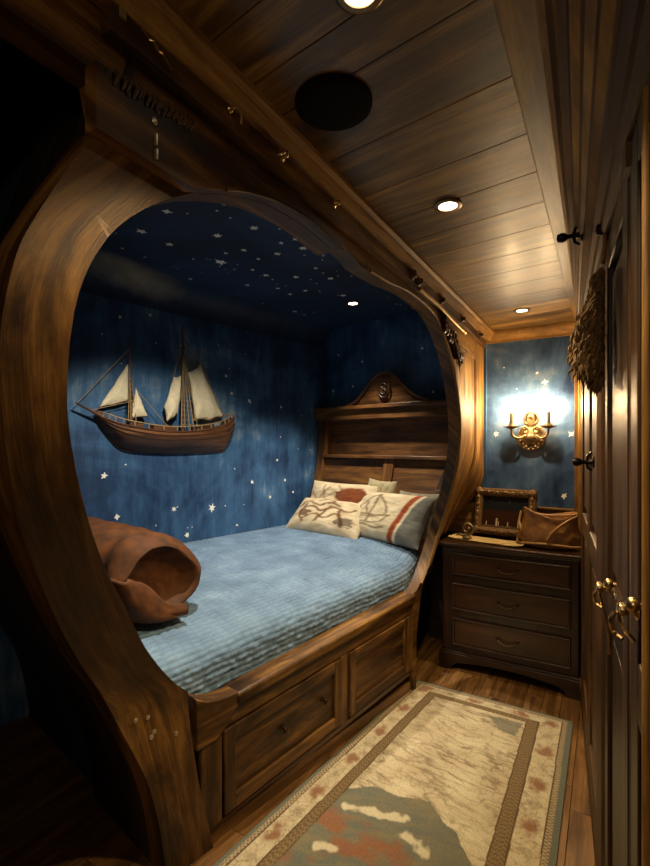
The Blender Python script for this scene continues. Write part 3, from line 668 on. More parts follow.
# ================================================================== PILLOWS
CREAM, TANC, BRN, DKB, RED, GGR = hx('#d6c7a6'), hx('#b29c78'), hx('#6b4427'), hx('#35231a'), hx('#93431f'), hx('#78746a')
def pillow(label, w, h, t, p, q, z, lean, yaw, roll, colfn, seed):
    n = 84; b = MB(); V = []; C = []
    for side in (1, -1):
        for j in range(n + 1):
            for i in range(n + 1):
                u, v = 2 * i / n - 1, 2 * j / n - 1
                k = (max(0.0, 1 - abs(u) ** 3.2)) ** 0.55 * (max(0.0, 1 - abs(v) ** 3.2)) ** 0.55
                pin = 1 - 0.07 * (1 - abs(u) ** 2) * abs(v) ** 3
                pinu = 1 - 0.05 * (1 - abs(v) ** 2) * abs(u) ** 3
                cr_ = 0.016 * fbm(u * 2.6 + seed, v * 2.6, side, 3) * (0.4 + k)
                V.append((u * w / 2 * pinu, -side * (t / 2 * k + cr_), (v * pin + 1) * h / 2)); C.append(colfn(u, v))
    m = (n + 1) ** 2
    Fc = [(j * (n + 1) + i, j * (n + 1) + i + 1, (j + 1) * (n + 1) + i + 1, (j + 1) * (n + 1) + i) for j in range(n) for i in range(n)]
    Fc += [tuple(m + a for a in reversed(f)) for f in list(Fc)]
    w_ = n + 1
    rim = list(range(w_)) + [j * w_ + n for j in range(1, n + 1)] + [n * w_ + i for i in range(n - 1, -1, -1)] + [j * w_ for j in range(n - 1, 0, -1)]
    Fc += [(rim[i], rim[(i + 1) % len(rim)], rim[(i + 1) % len(rim)] + m, rim[i] + m) for i in range(len(rim))]
    b.add(V, Fc)
    o = b.build('pillow', M['paint'], None, False, 80, cols=C)
    o.matrix_basis = Matrix.Translation(bed(p, q, z)) @ Matrix.Rotation(BEDROT + yaw, 4, 'Z') @ Matrix.Rotation(-lean, 4, 'X') @ Matrix.Rotation(roll, 4, 'Y')
    return tag(o, label, 'pillow', 'patterned pillows at the head of the bed')
def curve2(*pts): return [(p.x, p.y) for p in catmull([(a, b, 0) for a, b in pts], 4)]
SA = [curve2((-.85, .2), (-.6, .5), (-.25, .3), (.0, .5), (.3, .35)), curve2((-.7, -.1), (-.4, .2), (-.1, .0), (.2, .25), (.5, .1), (.75, .3)), curve2((-.5, -.5), (-.2, -.2), (.05, -.4), (.3, -.1), (.5, -.3)), curve2((.1, .3), (.0, -.1), (-.15, -.6)), curve2((.4, .15), (.45, -.2), (.6, -.6)), curve2((-.6, .35), (-.65, -.2), (-.5, -.65)), curve2((-.3, .6), (-.1, .75), (.15, .6), (.0, .45))]
SB = [curve2((-.72, -.22), (-.55, -.45), (-.2, -.5), (.1, -.42), (.25, -.15)), curve2((-.25, -.45), (-.2, .1), (-.14, .72)), curve2((-.14, .68), (-.42, .35), (-.6, -.12), (-.4, -.2), (-.22, -.2)), curve2((-.14, .62), (.06, .3), (.16, -.08), (-.02, -.18), (-.2, -.2)), curve2((-.8, -.55), (-.55, -.62), (-.3, -.58), (0, -.66), (.2, -.6)), curve2((-.4, .3), (-.35, .0), (-.3, -.15)), curve2((-.7, -.22), (-.3, -.28), (.25, -.15))]
def cA(u, v):          # tangled brown figures on cream
    c = mixc(CREAM, TANC, cl(0.35 + fbm(u * 3, v * 3, 4) * 1.2))
    for k, pts in enumerate(SA):
        d = polyd((u + 0.08 * fbm(u * 4, v * 4, k), v + 0.08 * fbm(u * 4, v * 4, k + 9)), pts)
        c = mixc(c, BRN, 0.95 * cl(1.2 - d / 0.055))
    d = math.hypot((u + .5) / .2, (v + .22) / .2) + fbm(u * 6, v * 6, 2)
    c = mixc(c, hx('#5d3a1e'), 0.85 * cl((1.0 - d) * 4))
    d = math.hypot((u - .62) / .25, (v + .45) / .28) + fbm(u * 6, v * 6, 8)
    return mixc(c, DKB, 0.75 * cl((1.0 - d) * 4))
def cB(u, v):          # sailing boat sketch, rust band, grey green end
    c = mixc(CREAM, TANC, cl(0.3 + fbm(u * 3, v * 3, 14)))
    w = (u + 0.05 * fbm(u * 5, v * 5, 1), v + 0.05 * fbm(u * 5, v * 5, 6))
    for pts in SB:
        c = mixc(c, hx('#6e5d40'), 0.8 * cl(1.2 - polyd(w, pts) / 0.042))
    e = u - 0.18 * v - 0.45
    c = mixc(c, RED, cl((e - 0.01) / 0.03)); c = mixc(c, CREAM, cl((e - 0.13) / 0.03)); c = mixc(c, mixc(GGR, hx('#5f6058'), cl(.5 + fbm(u * 6, v * 6, 3))), cl((e - 0.19) / 0.03))
    return c
def cC(u, v):
    c = mixc(CREAM, TANC, cl(0.3 + fbm(u * 3, v * 3, 24)))
    d = math.hypot((u - .35) / .5, (v - .35) / .4) + 0.5 * fbm(u * 3, v * 3, 5)
    c = mixc(c, hx('#7a3f1e'), cl((1 - d) * 6))
    for pts in [[(-.5, .8), (-.4, .2), (-.1, .5), (.1, .1)], [(-.9, .5), (-.6, .1), (-.3, .7)], [(-.1, .8), (.1, .5), (-.05, .2)]]:
        c = mixc(c, BRN, 0.7 * cl(1 - polyd((u, v), pts) / 0.05))
    return c
def cD(u, v): return mixc(hx('#8d8570'), hx('#625c4c'), cl(0.4 + fbm(u * 4, v * 4, 34)))
def cE(u, v): return mixc(hx('#b3a582'), hx('#8e8264'), cl(0.4 + fbm(u * 4, v * 4, 44)))
pillow('cream pillow with tangled brown figures, lying foremost on the quilt at left', 0.70, 0.34, 0.17, -2.36, 2.62, 0.745, math.radians(48), 0.06, 0.02, cA, 1)
pillow('cream pillow with sailing boat sketch, rust band and grey green end', 0.70, 0.40, 0.19, -1.91, 2.725, 0.74, math.radians(36), -0.05, 0.02, cB, 2)
pillow('cream pillow with large rust brown patch, half hidden behind the figure pillow', 0.72, 0.40, 0.15, -2.34, 2.80, 0.75, math.radians(22), 0.0, 0.0, cC, 3)
pillow('plain olive grey pillow wedged at the right end beside the arch', 0.36, 0.35, 0.13, -1.71, 2.89, 0.745, math.radians(14), -0.1, 0.0, cD, 4)
pillow('small plain beige pillow peeking up behind the middle of the heap', 0.26, 0.415, 0.10, -2.03, 2.905, 0.75, math.radians(8), 0.0, 0.05, cE, 5)

# ================================================================== BOLSTER
def bolster():
    root = thing('leather_bolster', 'rolled rust brown suede bundle lying at the foot of the bed', 'bolster', bed(-1.7, 0.95, 0.76))
    c0 = bed(-2.72, 0.93, 0.915); c1 = bed(-1.685, 0.955, 0.897)
    ax = (c1 - c0).normalized(); sd = Vector((0, 0, 1)).cross(ax).normalized(); up = ax.cross(sd)
    L = (c1 - c0).length; n = 48; m = 40; b = MB(); V = []
    for i in range(m + 1):
        t = i / m
        for k in range(n):
            a = 2 * PI * k / n
            r = lerp(0.165, 0.163, t) * (1 - 0.10 * sm(0.975, 1.0, t) ** 2)
            r *= 1 + 0.10 * fbm(math.cos(a) * 1.3 + 5, math.sin(a) * 1.3, t * 4, 3) + 0.035 * math.sin(a * 3 + t * 9)
            fold = 0.012 * math.sin(t * 34 + 2.5 * math.sin(a)) * sm(0.2, 0.8, t)
            q = c0 + ax * (L * t) + (sd * math.cos(a) * 1.12 + up * math.sin(a) * 0.98) * (r + fold)
            q.z = max(q.z, 0.752 + 0.01 * fbm(q.x * 5, q.y * 5, 1))
            V.append(q)
    Fc = [(i * n + k, i * n + (k + 1) % n, (i + 1) * n + (k + 1) % n, (i + 1) * n + k) for i in range(m) for k in range(n)]
    # sunken end: rings marching inwards
    base_i = m * n
    rings = [(0.94, 0.004), (0.86, -0.012), (0.72, -0.035), (0.45, -0.05), (0.18, -0.055)]
    cen = sum((V[base_i + k] for k in range(n)), Vector()) / n
    prev = base_i
    for sc, d in rings:
        st = len(V)
        for k in range(n): V.append(cen + (V[base_i + k] - cen) * sc + ax * (d + 0.008 * noise.noise(Vector((k * 0.4, sc * 4, 1)))))
        Fc += [(prev + k, prev + (k + 1) % n, st + (k + 1) % n, st + k) for k in range(n)]; prev = st
    Fc.append(tuple(prev + k for k in range(n))); Fc.append(tuple(range(n - 1, -1, -1)))
    b.add(V, Fc); o = b.build('roll', M['suede'], root, True, 75)
    # flap folded up over the lower near corner of the end
    b = MB(); V = []; nu, nv = 26, 14
    A, Z_ = Vector((-0.145, 0.03)), Vector((0.085, -0.125)); R0 = 0.178
    for j in range(nv + 1):
        for i in range(nu + 1):
            u, v = i / nu, j / nv
            e = A.lerp(Z_, u) + Vector((0.55, 0.83)).normalized() * 0.012 * math.sin(u * 7)
            a = lerp(PI * 0.93, PI * 1.66, u); o_ = Vector((math.cos(a), math.sin(a))) * R0
            w = e.lerp(o_, v); q = c1 + BB * w.x * 1.05 + Vector((0, 0, w.y))
            q += BN * (0.040 * math.sin(PI * min(1, 0.25 + v * 0.55)) - 0.075 * sm(0.6, 1.0, v) + 0.008 * fbm(u * 5, v * 4, 3))
            q.z = max(q.z, 0.757); V.append(q)
    b.add(V, [(j * (nu + 1) + i, j * (nu + 1) + i + 1, (j + 1) * (nu + 1) + i + 1, (j + 1) * (nu + 1) + i) for j in range(nv) for i in range(nu)])
    o = b.build('flap', M['suede'], root, True, 75); md = o.modifiers.new('s', 'SOLIDIFY'); md.thickness = 0.012; md.offset = -1
bolster()

# ================================================================== SHIP
def ship():
    SO = bed(WP + 0.004, 1.6, 1.36)
    root = thing('model_ship', 'wooden half model sailing ship with cream sails hung on the blue wall', 'model ship', SO, math.atan2(0.984, 0.179))
    z0 = 1.36; bx = lambda b_, z_, y_=0.0: (b_ - 1.6, -y_, z_ - z0)
    sheer = catmull([(1.165, 1.592, 0), (1.202, 1.572, 0), (1.315, 1.535, 0), (1.585, 1.507, 0), (1.852, 1.526, 0), (2.036, 1.575, 0), (2.125, 1.635, 0)], 6)
    keel = catmull([(1.168, 1.585, 0), (1.225, 1.50, 0), (1.324, 1.398, 0), (1.491, 1.372, 0), (1.787, 1.363, 0), (2.03, 1.364, 0), (2.08, 1.372, 0)], 6)
    n = len(sheer); m = 9; b = MB(); V = []; U = []
    for i in range(n):
        s = i / (n - 1); w = 0.115 * (sm(0, 0.35, s) ** 0.7) * (1 - 0.45 * sm(0.7, 1.0, s)) + 0.008
        for j in range(m + 1):
            t = j / m; y = w * (1 - (1 - t) ** 2.6) + 0.004
            p = keel[i].lerp(sheer[i], t); V.append(bx(p.x, p.y, y)); U.append((p.x, p.y))
        V.append(bx(sheer[i].x, sheer[i].y - 0.012, w - 0.01)); U.append((sheer[i].x, sheer[i].y))
        V.append(bx(sheer[i].x, sheer[i].y - 0.012, 0.0)); U.append((sheer[i].x, sheer[i].y + .1))
    k = m + 3
    Fc = [(i * k + j, i * k + j + 1, (i + 1) * k + j + 1, (i + 1) * k + j) for i in range(n - 1) for j in range(k - 1)]
    Fc.append(tuple((n - 1) * k + j for j in range(k))); b.add(V, Fc, 0, U); b.build('hull', M['ship'], root, False, 50)
    def wid(i): s = i / (n - 1); return 0.115 * (sm(0, 0.35, s) ** 0.7) * (1 - 0.45 * sm(0.7, 1.0, s)) + 0.012
    for f_, r_ in ((0.98, 0.006), (0.80, 0.0045), (0.62, 0.003)):
        b = MB(); pts = []
        for i in range(n):
            t = f_; y = (wid(i) - 0.004) * (1 - (1 - t) ** 2.6) + 0.005; p = keel[i].lerp(sheer[i], t); pts.append(bx(p.x, p.y, y))
        b.tube(pts, r_, 6); b.build('wale', M['ship'], root, False, 60)
    b = MB(); b.tube([bx(p.x, p.y, 0.006) for p in keel[:16]], 0.009, 8); b.build('stem', M['ship'], root)
    b = MB()
    for i in range(3, n, 2):
        p = sheer[i]; w = wid(i); b.tube([bx(p.x, p.y, w - 0.006), bx(p.x, p.y + 0.028, w - 0.006)], 0.0035, 6)
    b.tube([bx(sheer[i].x, sheer[i].y + 0.03, wid(i) - 0.006) for i in range(2, n)], 0.004, 6); b.build('deck_rail', M['rope'], root)
    for r_ in ((-0.1, 0.06, -0.07, 0, 0.135, 0.185), (0.2, 0.36, -0.06, 0, 0.15, 0.20), (-0.24, -0.16, -0.06, 0, 0.145, 0.19)):
        b = MB(); b.box(*r_, 'x'); b.build('deckhouse', M['ship'], root, False, 0, 0.004)
    b = MB(); b.tube([bx(1.21, 1.575, 0.05), bx(1.044, 1.652, 0.06)], [0.011, 0.005], 8); b.build('bowsprit', M['ship'], root)
    b = MB(); b.tube([bx(1.352, 2.05, 0.055), bx(1.356, 1.80, 0.055), bx(1.362, 1.52, 0.055)], [0.004, 0.009, 0.012], 8); b.build('foremast', M['ship'], root)
    b = MB(); b.tube([bx(1.708, 2.202, 0.06), bx(1.708, 1.9, 0.06), bx(1.708, 1.50, 0.06)], [0.004, 0.009, 0.013], 8)
    b.ball(bx(1.708, 2.06, 0.06), 0.014, sc=(1.3, 1, 0.6)); b.build('mainmast', M['ship'], root)
    def sail(pts, y, bulge):
        c = sum((Vector((p[0], p[1])) for p in pts), Vector((0, 0))) / len(pts); b = MB(); V = []; nr = 8; per = []
        for i in range(len(pts)):
            a, d = Vector(pts[i]), Vector(pts[(i + 1) % len(pts)])
            for k in range(8):
                e = a.lerp(d, k / 8); sag = 0.06 * math.sin(PI * k / 8); per.append(e.lerp(c, sag))
        L = len(per)
        for r in range(nr + 1):
            t = r / nr
            for e in per:
                q = c.lerp(e, t); wv = 0.006 * math.sin(q.x * 60 + q.y * 22) * (1 - t * 0.3)
                V.append(bx(q.x, q.y, y + bulge * (1 - t * t) + wv))
        Fc = [(r * L + k, r * L + (k + 1) % L, (r + 1) * L + (k + 1) % L, (r + 1) * L + k) for r in range(nr) for k in range(L)]
        b.add(V, Fc); o = b.build('sail', M['sail'], root, False, 80); md = o.modifiers.new('s', 'SOLIDIFY'); md.thickness = 0.003
    sail([(1.350, 1.92), (1.168, 1.63), (1.26, 1.655), (1.352, 1.685)], 0.045, 0.02)
    sail([(1.385, 1.775), (1.42, 1.70), (1.468, 1.595), (1.352, 1.575), (1.368, 1.67)], 0.06, 0.02)
    sail([(1.64, 1.86), (1.70, 1.88), (1.69, 1.72), (1.675, 1.62), (1.64, 1.595), (1.595, 1.565), (1.575, 1.665)], 0.06, 0.03)
    sail([(1.848, 1.976), (1.749, 1.90), (1.78, 1.73), (1.798, 1.585), (1.92, 1.585), (2.04, 1.615), (1.95, 1.79)], 0.055, 0.03)
    b = MB()
    def rope(a, c, r=0.0022): b.tube([bx(*a), bx(*c)], r, 5)
    for e in (1.672, 1.70, 1.735, 1.768, 1.80): rope((1.708, 2.05, 0.06), (e, 1.52, 0.10), 0.003)
    for k in range(13):
        t = 0.22 + k * 0.06; z = lerp(2.05, 1.52, t); y = lerp(0.06, 0.10, t); rope((lerp(1.708, 1.672, t), z, y), (lerp(1.708, 1.80, t), z, y), 0.0018)
    for e in (1.335, 1.352, 1.385): rope((1.353, 1.93, 0.055), (e, 1.56, 0.07), 0.0025)
    for k in range(7):
        t = 0.3 + k * 0.09; z = lerp(1.93, 1.56, t); rope((lerp(1.353, 1.335, t), z, 0.066), (lerp(1.353, 1.385, t), z, 0.066), 0.0016)
    rope((1.352, 2.0, 0.055), (1.05, 1.65, 0.06)); rope((1.352, 1.68, 0.055), (1.12, 1.615, 0.06)); rope((1.708, 2.1, 0.06), (1.848, 1.976, 0.06)); rope((1.708, 2.1, 0.06), (1.64, 1.86, 0.06)); rope((1.708, 2.16, 0.06), (1.80, 2.02, 0.06))
    rope((1.848, 1.976, 0.06), (2.045, 1.61, 0.06)); rope((1.40, 1.75, 0.055), (1.60, 1.54, 0.06)); rope((1.78, 1.59, 0.06), (2.10, 1.64, 0.05), 0.004); rope((1.35, 1.69, 0.055), (1.40, 1.685, 0.06), 0.004)
    b.build('rigging', M['rope'], root)
ship()

# ================================================================== DRESSER
dr = thing('dresser', 'dark espresso chest of three drawers against the blue end wall', 'dresser', (-0.517, 3.17, 0))
b = MB(); b.box(-0.905, -0.13, 2.992, 3.37, 0.09, 0.775, 'z'); b.build('body', M['espresso'], dr, True, 0, 0.004)
b = MB(); b.box(-0.925, -0.116, 2.966, 3.374, 0.778, 0.80, 'x'); b.box(-0.915, -0.122, 2.978, 3.372, 0.765, 0.778, 'x'); b.build('top', M['dresser_top'], dr, True, 0, 0.006)
arch = [(-0.92, 0), (-0.845, 0), (-0.835, 0.03), (-0.80, 0.05)] + [(lerp(-0.80, -0.237, i / 12), 0.05 + 0.022 * math.sin(PI * i / 12)) for i in range(1, 12)] + [(-0.237, 0.05), (-0.202, 0.03), (-0.192, 0), (-0.117, 0), (-0.117, 0.105), (-0.92, 0.105)]
b = MB(); b.prism(arch, 2.962, 2.99, 0, None, 'x'); b.box(-0.92, -0.895, 2.99, 3.37, 0, 0.09, 'y'); b.box(-0.142, -0.117, 2.99, 3.37, 0, 0.09, 'y'); b.box(-0.915, -0.122, 2.968, 2.99, 0.105, 0.117, 'x'); b.build('plinth', M['espresso'], dr, True, 0, 0.003)
for z0, z1 in ((0.60, 0.738), (0.378, 0.548), (0.155, 0.328)):
    x0, x1, y = -0.838, -0.17, 2.992; b = MB(); w = 0.012
    b.box(x0 + w, x1 - w, y - 0.006, y, z0 + w, z1 - w, 'x'); d = b.build('drawer', M['dresser_panel'], dr, True, 0, 0.002)
    b = MB()
    for r in ((x0, x1, z0, z0 + w), (x0, x1, z1 - w, z1)): b.box(r[0], r[1], y - 0.02, y, r[2], r[3], 'x')
    for r in ((x0, x0 + w, z0 + w, z1 - w), (x1 - w, x1, z0 + w, z1 - w)): b.box(r[0], r[1], y - 0.016, y, r[2], r[3], 'z')
    b.build('bead_moulding', M['dresser_top'], d, True, 0, 0.005)
    zc = (z0 + z1) / 2 + 0.006; b = MB()
    b.tube([(-0.509 + 0.056 * s, y - 0.006 - 0.022 * (1 - s * s) ** 0.5 - 0.004, zc - 0.028 * (1 - s * s) ** 0.6) for s in [-1 + i / 8 for i in range(17)]], 0.0042, 8)
    for s in (-1, 1):
        b.lathe([(0.011, 0), (0.011, 0.003), (0.006, 0.007), (0.005, 0.014), (0.001, 0.016)], 12, 0, Matrix.Translation((-0.509 + 0.056 * s, y - 0.006, zc)) @ Matrix.Rotation(PI / 2, 4, 'X'))
    b.build('handle', M['bronze'], d, True)

# ---- things on the dresser
def mapcol(u, v):
    c = mixc(hx('#d8c08a'), hx('#a98a55'), cl(0.35 + 1.2 * fbm(u * 5, v * 5, 50)))
    d = abs(fbm(u * 4, v * 4, 71, 3)); c = mixc(c, hx('#7d5c30'), 0.6 * cl(1 - d / 0.03))
    return c
mp_pts = [(-0.90, 3.09), (-0.43, 3.02), (-0.41, 3.17), (-0.86, 3.24)]
def mapfn(u, v):
    a = Vector(mp_pts[0]).lerp(Vector(mp_pts[1]), u); c = Vector(mp_pts[3]).lerp(Vector(mp_pts[2]), u); q = a.lerp(c, v)
    e = 0.012 * fbm(u * 7, v * 7, 33); return (q.x + e, q.y + e, 0.808 + 0.007 * max(0, fbm(u * 4, v * 4, 12)) + 0.010 * (abs(u - .5) * 2) ** 6)
o = grid('parchment_map', 40, 20, mapfn, mapcol, M['parch'], thick=0.004); recentre(o); tag(o, 'crinkled tan parchment lying flat on the dresser under the framed picture', 'parchment')

fr = thing('picture_frame', 'ornate carved picture frame with a dark night scene leaning against the end wall', 'framed picture', (-0.585, 3.275, 0.815), math.radians(-8))
FM = Matrix.Rotation(math.radians(-13), 4, 'X')
W2, Hh, bw = 0.20, 0.315, 0.052
b = MB()
prof = [(0, 0.0), (0, 0.018), (0.010, 0.030), (0.022, 0.026), (0.036, 0.034), (0.046, 0.022), (bw, 0.008), (bw, 0.0)]
cor = [(-W2, 0, 1, 1), (W2, 0, -1, 1), (W2, Hh, -1, -1), (-W2, Hh, 1, -1)]; V = []; n = len(prof)
for cx, cz, sx, sz in cor:
    for d, hgt in prof: V.append((cx + sx * d, -hgt, cz + sz * d))
Fc = [(k * n + i, k * n + (i + 1) % n, ((k + 1) % 4) * n + (i + 1) % n, ((k + 1) % 4) * n + i) for k in range(4) for i in range(n)]
b.add(V, Fc, mat=FM); b.build('frame', M['mirrorframe'], fr, False, 50)
b = MB()
for sgn, (x0, z0, x1, z1) in enumerate([(-W2, 0.026, W2, 0.026), (-W2, Hh - .026, W2, Hh - .026), (-W2 + .026, 0, -W2 + .026, Hh), (W2 - .026, 0, W2 - .026, Hh)]):
    k = 15 if sgn < 2 else 12
    for i in range(k):
        t = (i + 0.5) / k; x, z = lerp(x0, x1, t), lerp(z0, z1, t); rr = 0.011 + 0.005 * (i % 2)
        b.ball((x + random.uniform(-.004, .004), -0.03, z + random.uniform(-.004, .004)), rr, sc=(1.25 if sgn < 2 else .8, 0.8, .8 if sgn < 2 else 1.25), n=8, mat=FM)
for cx, cz, sx, sz in cor: b.ball((cx + sx * .024, -0.03, cz + sz * .024), 0.027, sc=(1, .6, 1), n=10, mat=FM, fn=lambda d: 1 + 0.25 * math.sin(6 * math.atan2(d.z, d.x)))
b.build('frame_carving', M['mirrorframe'], fr, False, 60)
def piccol(u, v):
    c = mixc(hx('#3a2216'), hx('#1a2028'), sm(0.48, 0.62, v + 0.05 * fbm(u * 5, 1, 2)))
    c = mixc(c, hx('#2a3038'), cl(fbm(u * 3, v * 6, 3)) * sm(.6, .7, v))
    for x, h in ((.12, .10), (.34, .20), (.38, .12), (.58, .12), (.80, .20), (.84, .12)):
        if abs(u - x) < 0.012 and 0.08 < v < 0.1 + h: c = hx('#cfc6b0')
    if 0.03 < v < 0.09 + 0.02 * fbm(u * 9, 0, 1): c = mixc(c, hx('#8a7455'), 0.5)
    if math.hypot(u - .6, v - .84) < 0.025: c = hx('#4a5a68')
    return c
o = grid('picture', 60, 44, lambda u, v: FM @ Vector((lerp(-W2 + bw - .004, W2 - bw + .004, u), -0.006, lerp(bw - .004, Hh - bw + .004, v))), piccol, M['picture'], fr, smooth=0)
b = MB(); b.box(-W2 + .01, W2 - .01, 0.0, 0.008, 0.01, Hh - .01, 'x', 0, FM); b.build('backing', M['darkwood'], fr, False, 0)

# brass curl figurine
cu = thing('brass_ornament', 'small curled brass ornament at the left end of the dresser top', 'ornament', (-0.775, 3.10, 0.815))
b = MB(); b.lathe([(0.03, 0), (0.031, 0.006), (0.02, 0.012), (0.008, 0.018), (0.006, 0.03), (0.001, 0.032)], 16); b.build('foot', M['gold'], cu)
b = MB(); b.tube([(0.035 * math.cos(a) * (1 - a / 14), 0, 0.062 + 0.036 * math.sin(a) * (1 - a / 14)) for a in [-1.6 + i * 0.35 for i in range(26)]], [0.009 - 0.0002 * i for i in range(26)], 8); b.ball((0.012, 0, 0.062), 0.012); b.build('scroll', M['gold'], cu, False, 60)
b = MB(); b.tube([(0.0, 0, 0.02), (-0.03, -.005, 0.018), (-0.055, -0.01, 0.022), (-0.07, -0.01, 0.012)], [0.008, 0.009, 0.007, 0.003], 8); b.build('tail', M['gold'], cu, False, 60)

# leather bag
bag = thing('leather_bag', 'soft tan leather pouch with drawstrings at the right end of the dresser', 'bag', (-0.295, 3.15, 0.802))
b = MB(); V = []; n = 56; prof = [(0.30, 0.0), (0.78, 0.002), (0.98, 0.02), (1.04, 0.06), (0.99, 0.10), (0.91, 0.135), (0.85, 0.165), (0.84, 0.19), (0.83, 0.205), (0.76, 0.205), (0.68, 0.185), (0.6, 0.16), (0.3, 0.14), (0.05, 0.13)]
prof = v2(catmull([(r, z, 0) for r, z in prof], 3))
for j, (r, z) in enumerate(prof):
    for k in range(n):
        a = 2 * PI * k / n; f = 1 + 0.13 * fbm(math.cos(a) * 2.2, math.sin(a) * 2.2, z * 12, 4) + 0.035 * math.sin(a * 11 + z * 30) * sm(0.06, 0.17, z)
        V.append((0.172 * r * math.cos(a) * f, 0.105 * r * math.sin(a) * f, z * (1 + 0.10 * math.sin(a * 2 + 1) * sm(.05, .2, z)) + (0.010 * math.cos(a) * sm(.1, .2, z)) * -1))
m = len(prof); Fc = [(i * n + k, i * n + (k + 1) % n, (i + 1) * n + (k + 1) % n, (i + 1) * n + k) for i in range(m - 1) for k in range(n)] + [tuple(range(n - 1, -1, -1)), tuple((m - 1) * n + k for k in range(n))]
b.add(V, Fc); b.build('pouch', M['leather'], bag, False, 75)
b = MB(); b.tube([(0.182 * math.cos(a), 0.112 * math.sin(a), 0.028 + 0.006 * math.sin(3 * a)) for a in [i * 2 * PI / 40 for i in range(41)]], 0.008, 8); b.build('bottom_seam', M['leather_dark'], bag, False, 60)
b = MB(); b.tube(catmull([(-0.158, -0.01, 0.21), (-0.165, -0.04, 0.15), (-0.15, -0.075, 0.10), (-0.175, -0.045, 0.05)], 6), 0.007, 8); b.tube(catmull([(0.15, -0.03, 0.20), (0.09, -0.088, 0.165), (0.03, -0.112, 0.11), (0.0, -0.117, 0.06)], 6), 0.007, 8); b.tube(catmull([(-0.14, -0.02, 0.213), (-0.02, -0.075, 0.20), (0.10, -0.06, 0.205), (0.15, -0.02, 0.21)], 6), 0.006, 8); b.build('drawstring', M['leather_dark'], bag, False, 60)

# ================================================================== SCONCE
sc = thing('wall_sconce', 'ornate gilt two candle wall sconce glowing on the blue end wall', 'sconce', (-0.427, 3.398, 1.40))
b = MB()
RX = Matrix.Translation((0, 0, 0.075)) @ Matrix.Rotation(PI / 2, 4, 'X')
b.lathe([(0.088, 0), (0.088, 0.010), (0.078, 0.018), (0.070, 0.016), (0.062, 0.022), (0.045, 0.034), (0.02, 0.04), (0.001, 0.041)], 28, 0, RX)
b.ball((0.0, -0.012, 0.185), 0.052, sc=(0.75, 0.28, 1.15), n=14)
b.build('backplate', M['gold'], sc, False, 45)
b = MB()
for s in (-1, 1):
    b.tube([(s * (0.035 + 0.03 * math.cos(a) * (1 - a / 9)), -0.03, 0.115 + 0.03 * math.sin(a) * (1 - a / 9)) for a in [i * 0.45 for i in range(15)]], 0.008, 7)
    b.tube([(s * 0.085 * math.cos(a), -0.022, 0.075 + 0.085 * math.sin(a)) for a in [-1.5 + i * 0.2 for i in range(9)]], 0.010, 7)
    b.tube([(s * (0.02 + 0.022 * math.cos(a)), -0.035, 0.05 + 0.022 * math.sin(a)) for a in [i * 0.4 for i in range(13)]], 0.007, 7)
    b.tube(catmull([(s * 0.01, -0.02, 0.235), (s * 0.035, -0.03, 0.225), (s * 0.045, -0.03, 0.19), (s * 0.03, -0.025, 0.16)], 5), 0.008, 7)
b.ball((0, -0.05, 0.07), 0.026, sc=(1, .7, 1)); b.ball((0.0, -0.03, 0.21), 0.02)
for i in range(9): a = -PI + i * PI / 8; b.ball((0.072 * math.cos(a), -0.026, 0.075 + 0.072 * math.sin(a)), 0.013, n=8)
b.build('scrollwork', M['gold'], sc, False, 60)
for s in (-1, 1):
    b = MB(); b.tube(catmull([(s * 0.03, -0.03, 0.085), (s * 0.07, -0.075, 0.065), (s * 0.105, -0.088, 0.085), (s * 0.112, -0.088, 0.132)], 6), 0.008, 8)
    arm = b.build('arm', M['gold'], sc, False, 60)
    b = MB(); b.lathe([(0.012, 0.125), (0.030, 0.132), (0.046, 0.140), (0.048, 0.144), (0.020, 0.146), (0.018, 0.16), (0.012, 0.161)], 20, 0, Matrix.Translation((s * 0.112, -0.088, 0))); b.build('drip_pan', M['gold'], arm, False, 50)
    b = MB(); b.lathe([(0.011, 0.155), (0.012, 0.235), (0.010, 0.238), (0.004, 0.239)], 16, 0, Matrix.Translation((s * 0.112, -0.088, 0))); cd = b.build('candle', M['candle'], sc, False, 50)
    b = MB(); b.lathe([(0.006, 0.2385), (0.013, 0.252), (0.015, 0.268), (0.010, 0.288), (0.004, 0.303), (0.001, 0.308)], 16, 0, Matrix.Translation((s * 0.112, -0.088, 0))); b.build('bulb', M['bulb'], cd, False, 80)

# ================================================================== CEILING FITTINGS
def light(name, kind, loc, energy, col, parent=None, size=0.03, angle=1.6, blend=0.7, target=None):
    l = bpy.data.lights.new(name, kind); l.energy = energy; l.color = col
    if kind == 'SPOT': l.spot_size = angle; l.spot_blend = blend; l.shadow_soft_size = size
    elif kind == 'POINT': l.shadow_soft_size = size
    o = bpy.data.objects.new(name, l); COL.objects.link(o); o.location = loc
    if target is not None: o.rotation_euler = (Vector(target) - Vector(loc)).to_track_quat('-Z', 'Y').to_euler()
    if parent: o.parent = parent; o.matrix_parent_inverse = parent.matrix_basis.inverted()
    return o
WARM = (1.0, 0.74, 0.40)
def downlight(label, x, y, z, energy, r=0.03, col=WARM, angle=1.9, target=None):
    t = thing('downlight', label, 'ceiling light', (x, y, z), 0, 'recessed ceiling lights')
    b = MB(); b.lathe([(r * 0.98, -0.001), (r * 1.0, -0.006), (r * 1.35, -0.007), (r * 1.5, -0.004), (r * 1.5, -0.0005), (r * 0.98, -0.0005)], 28); b.build('trim_ring', M['chrome'], t, False, 50)
    b = MB(); b.lathe([(r, -0.0008), (r, -0.003), (0.001, -0.0035)], 28); b.build('lens', M['lamp'], t, False, 50)
    light('downlight_lamp', 'SPOT', (x, y, z - 0.02), energy, col, t, 0.025, angle, 0.6, target or (x, y, 0))
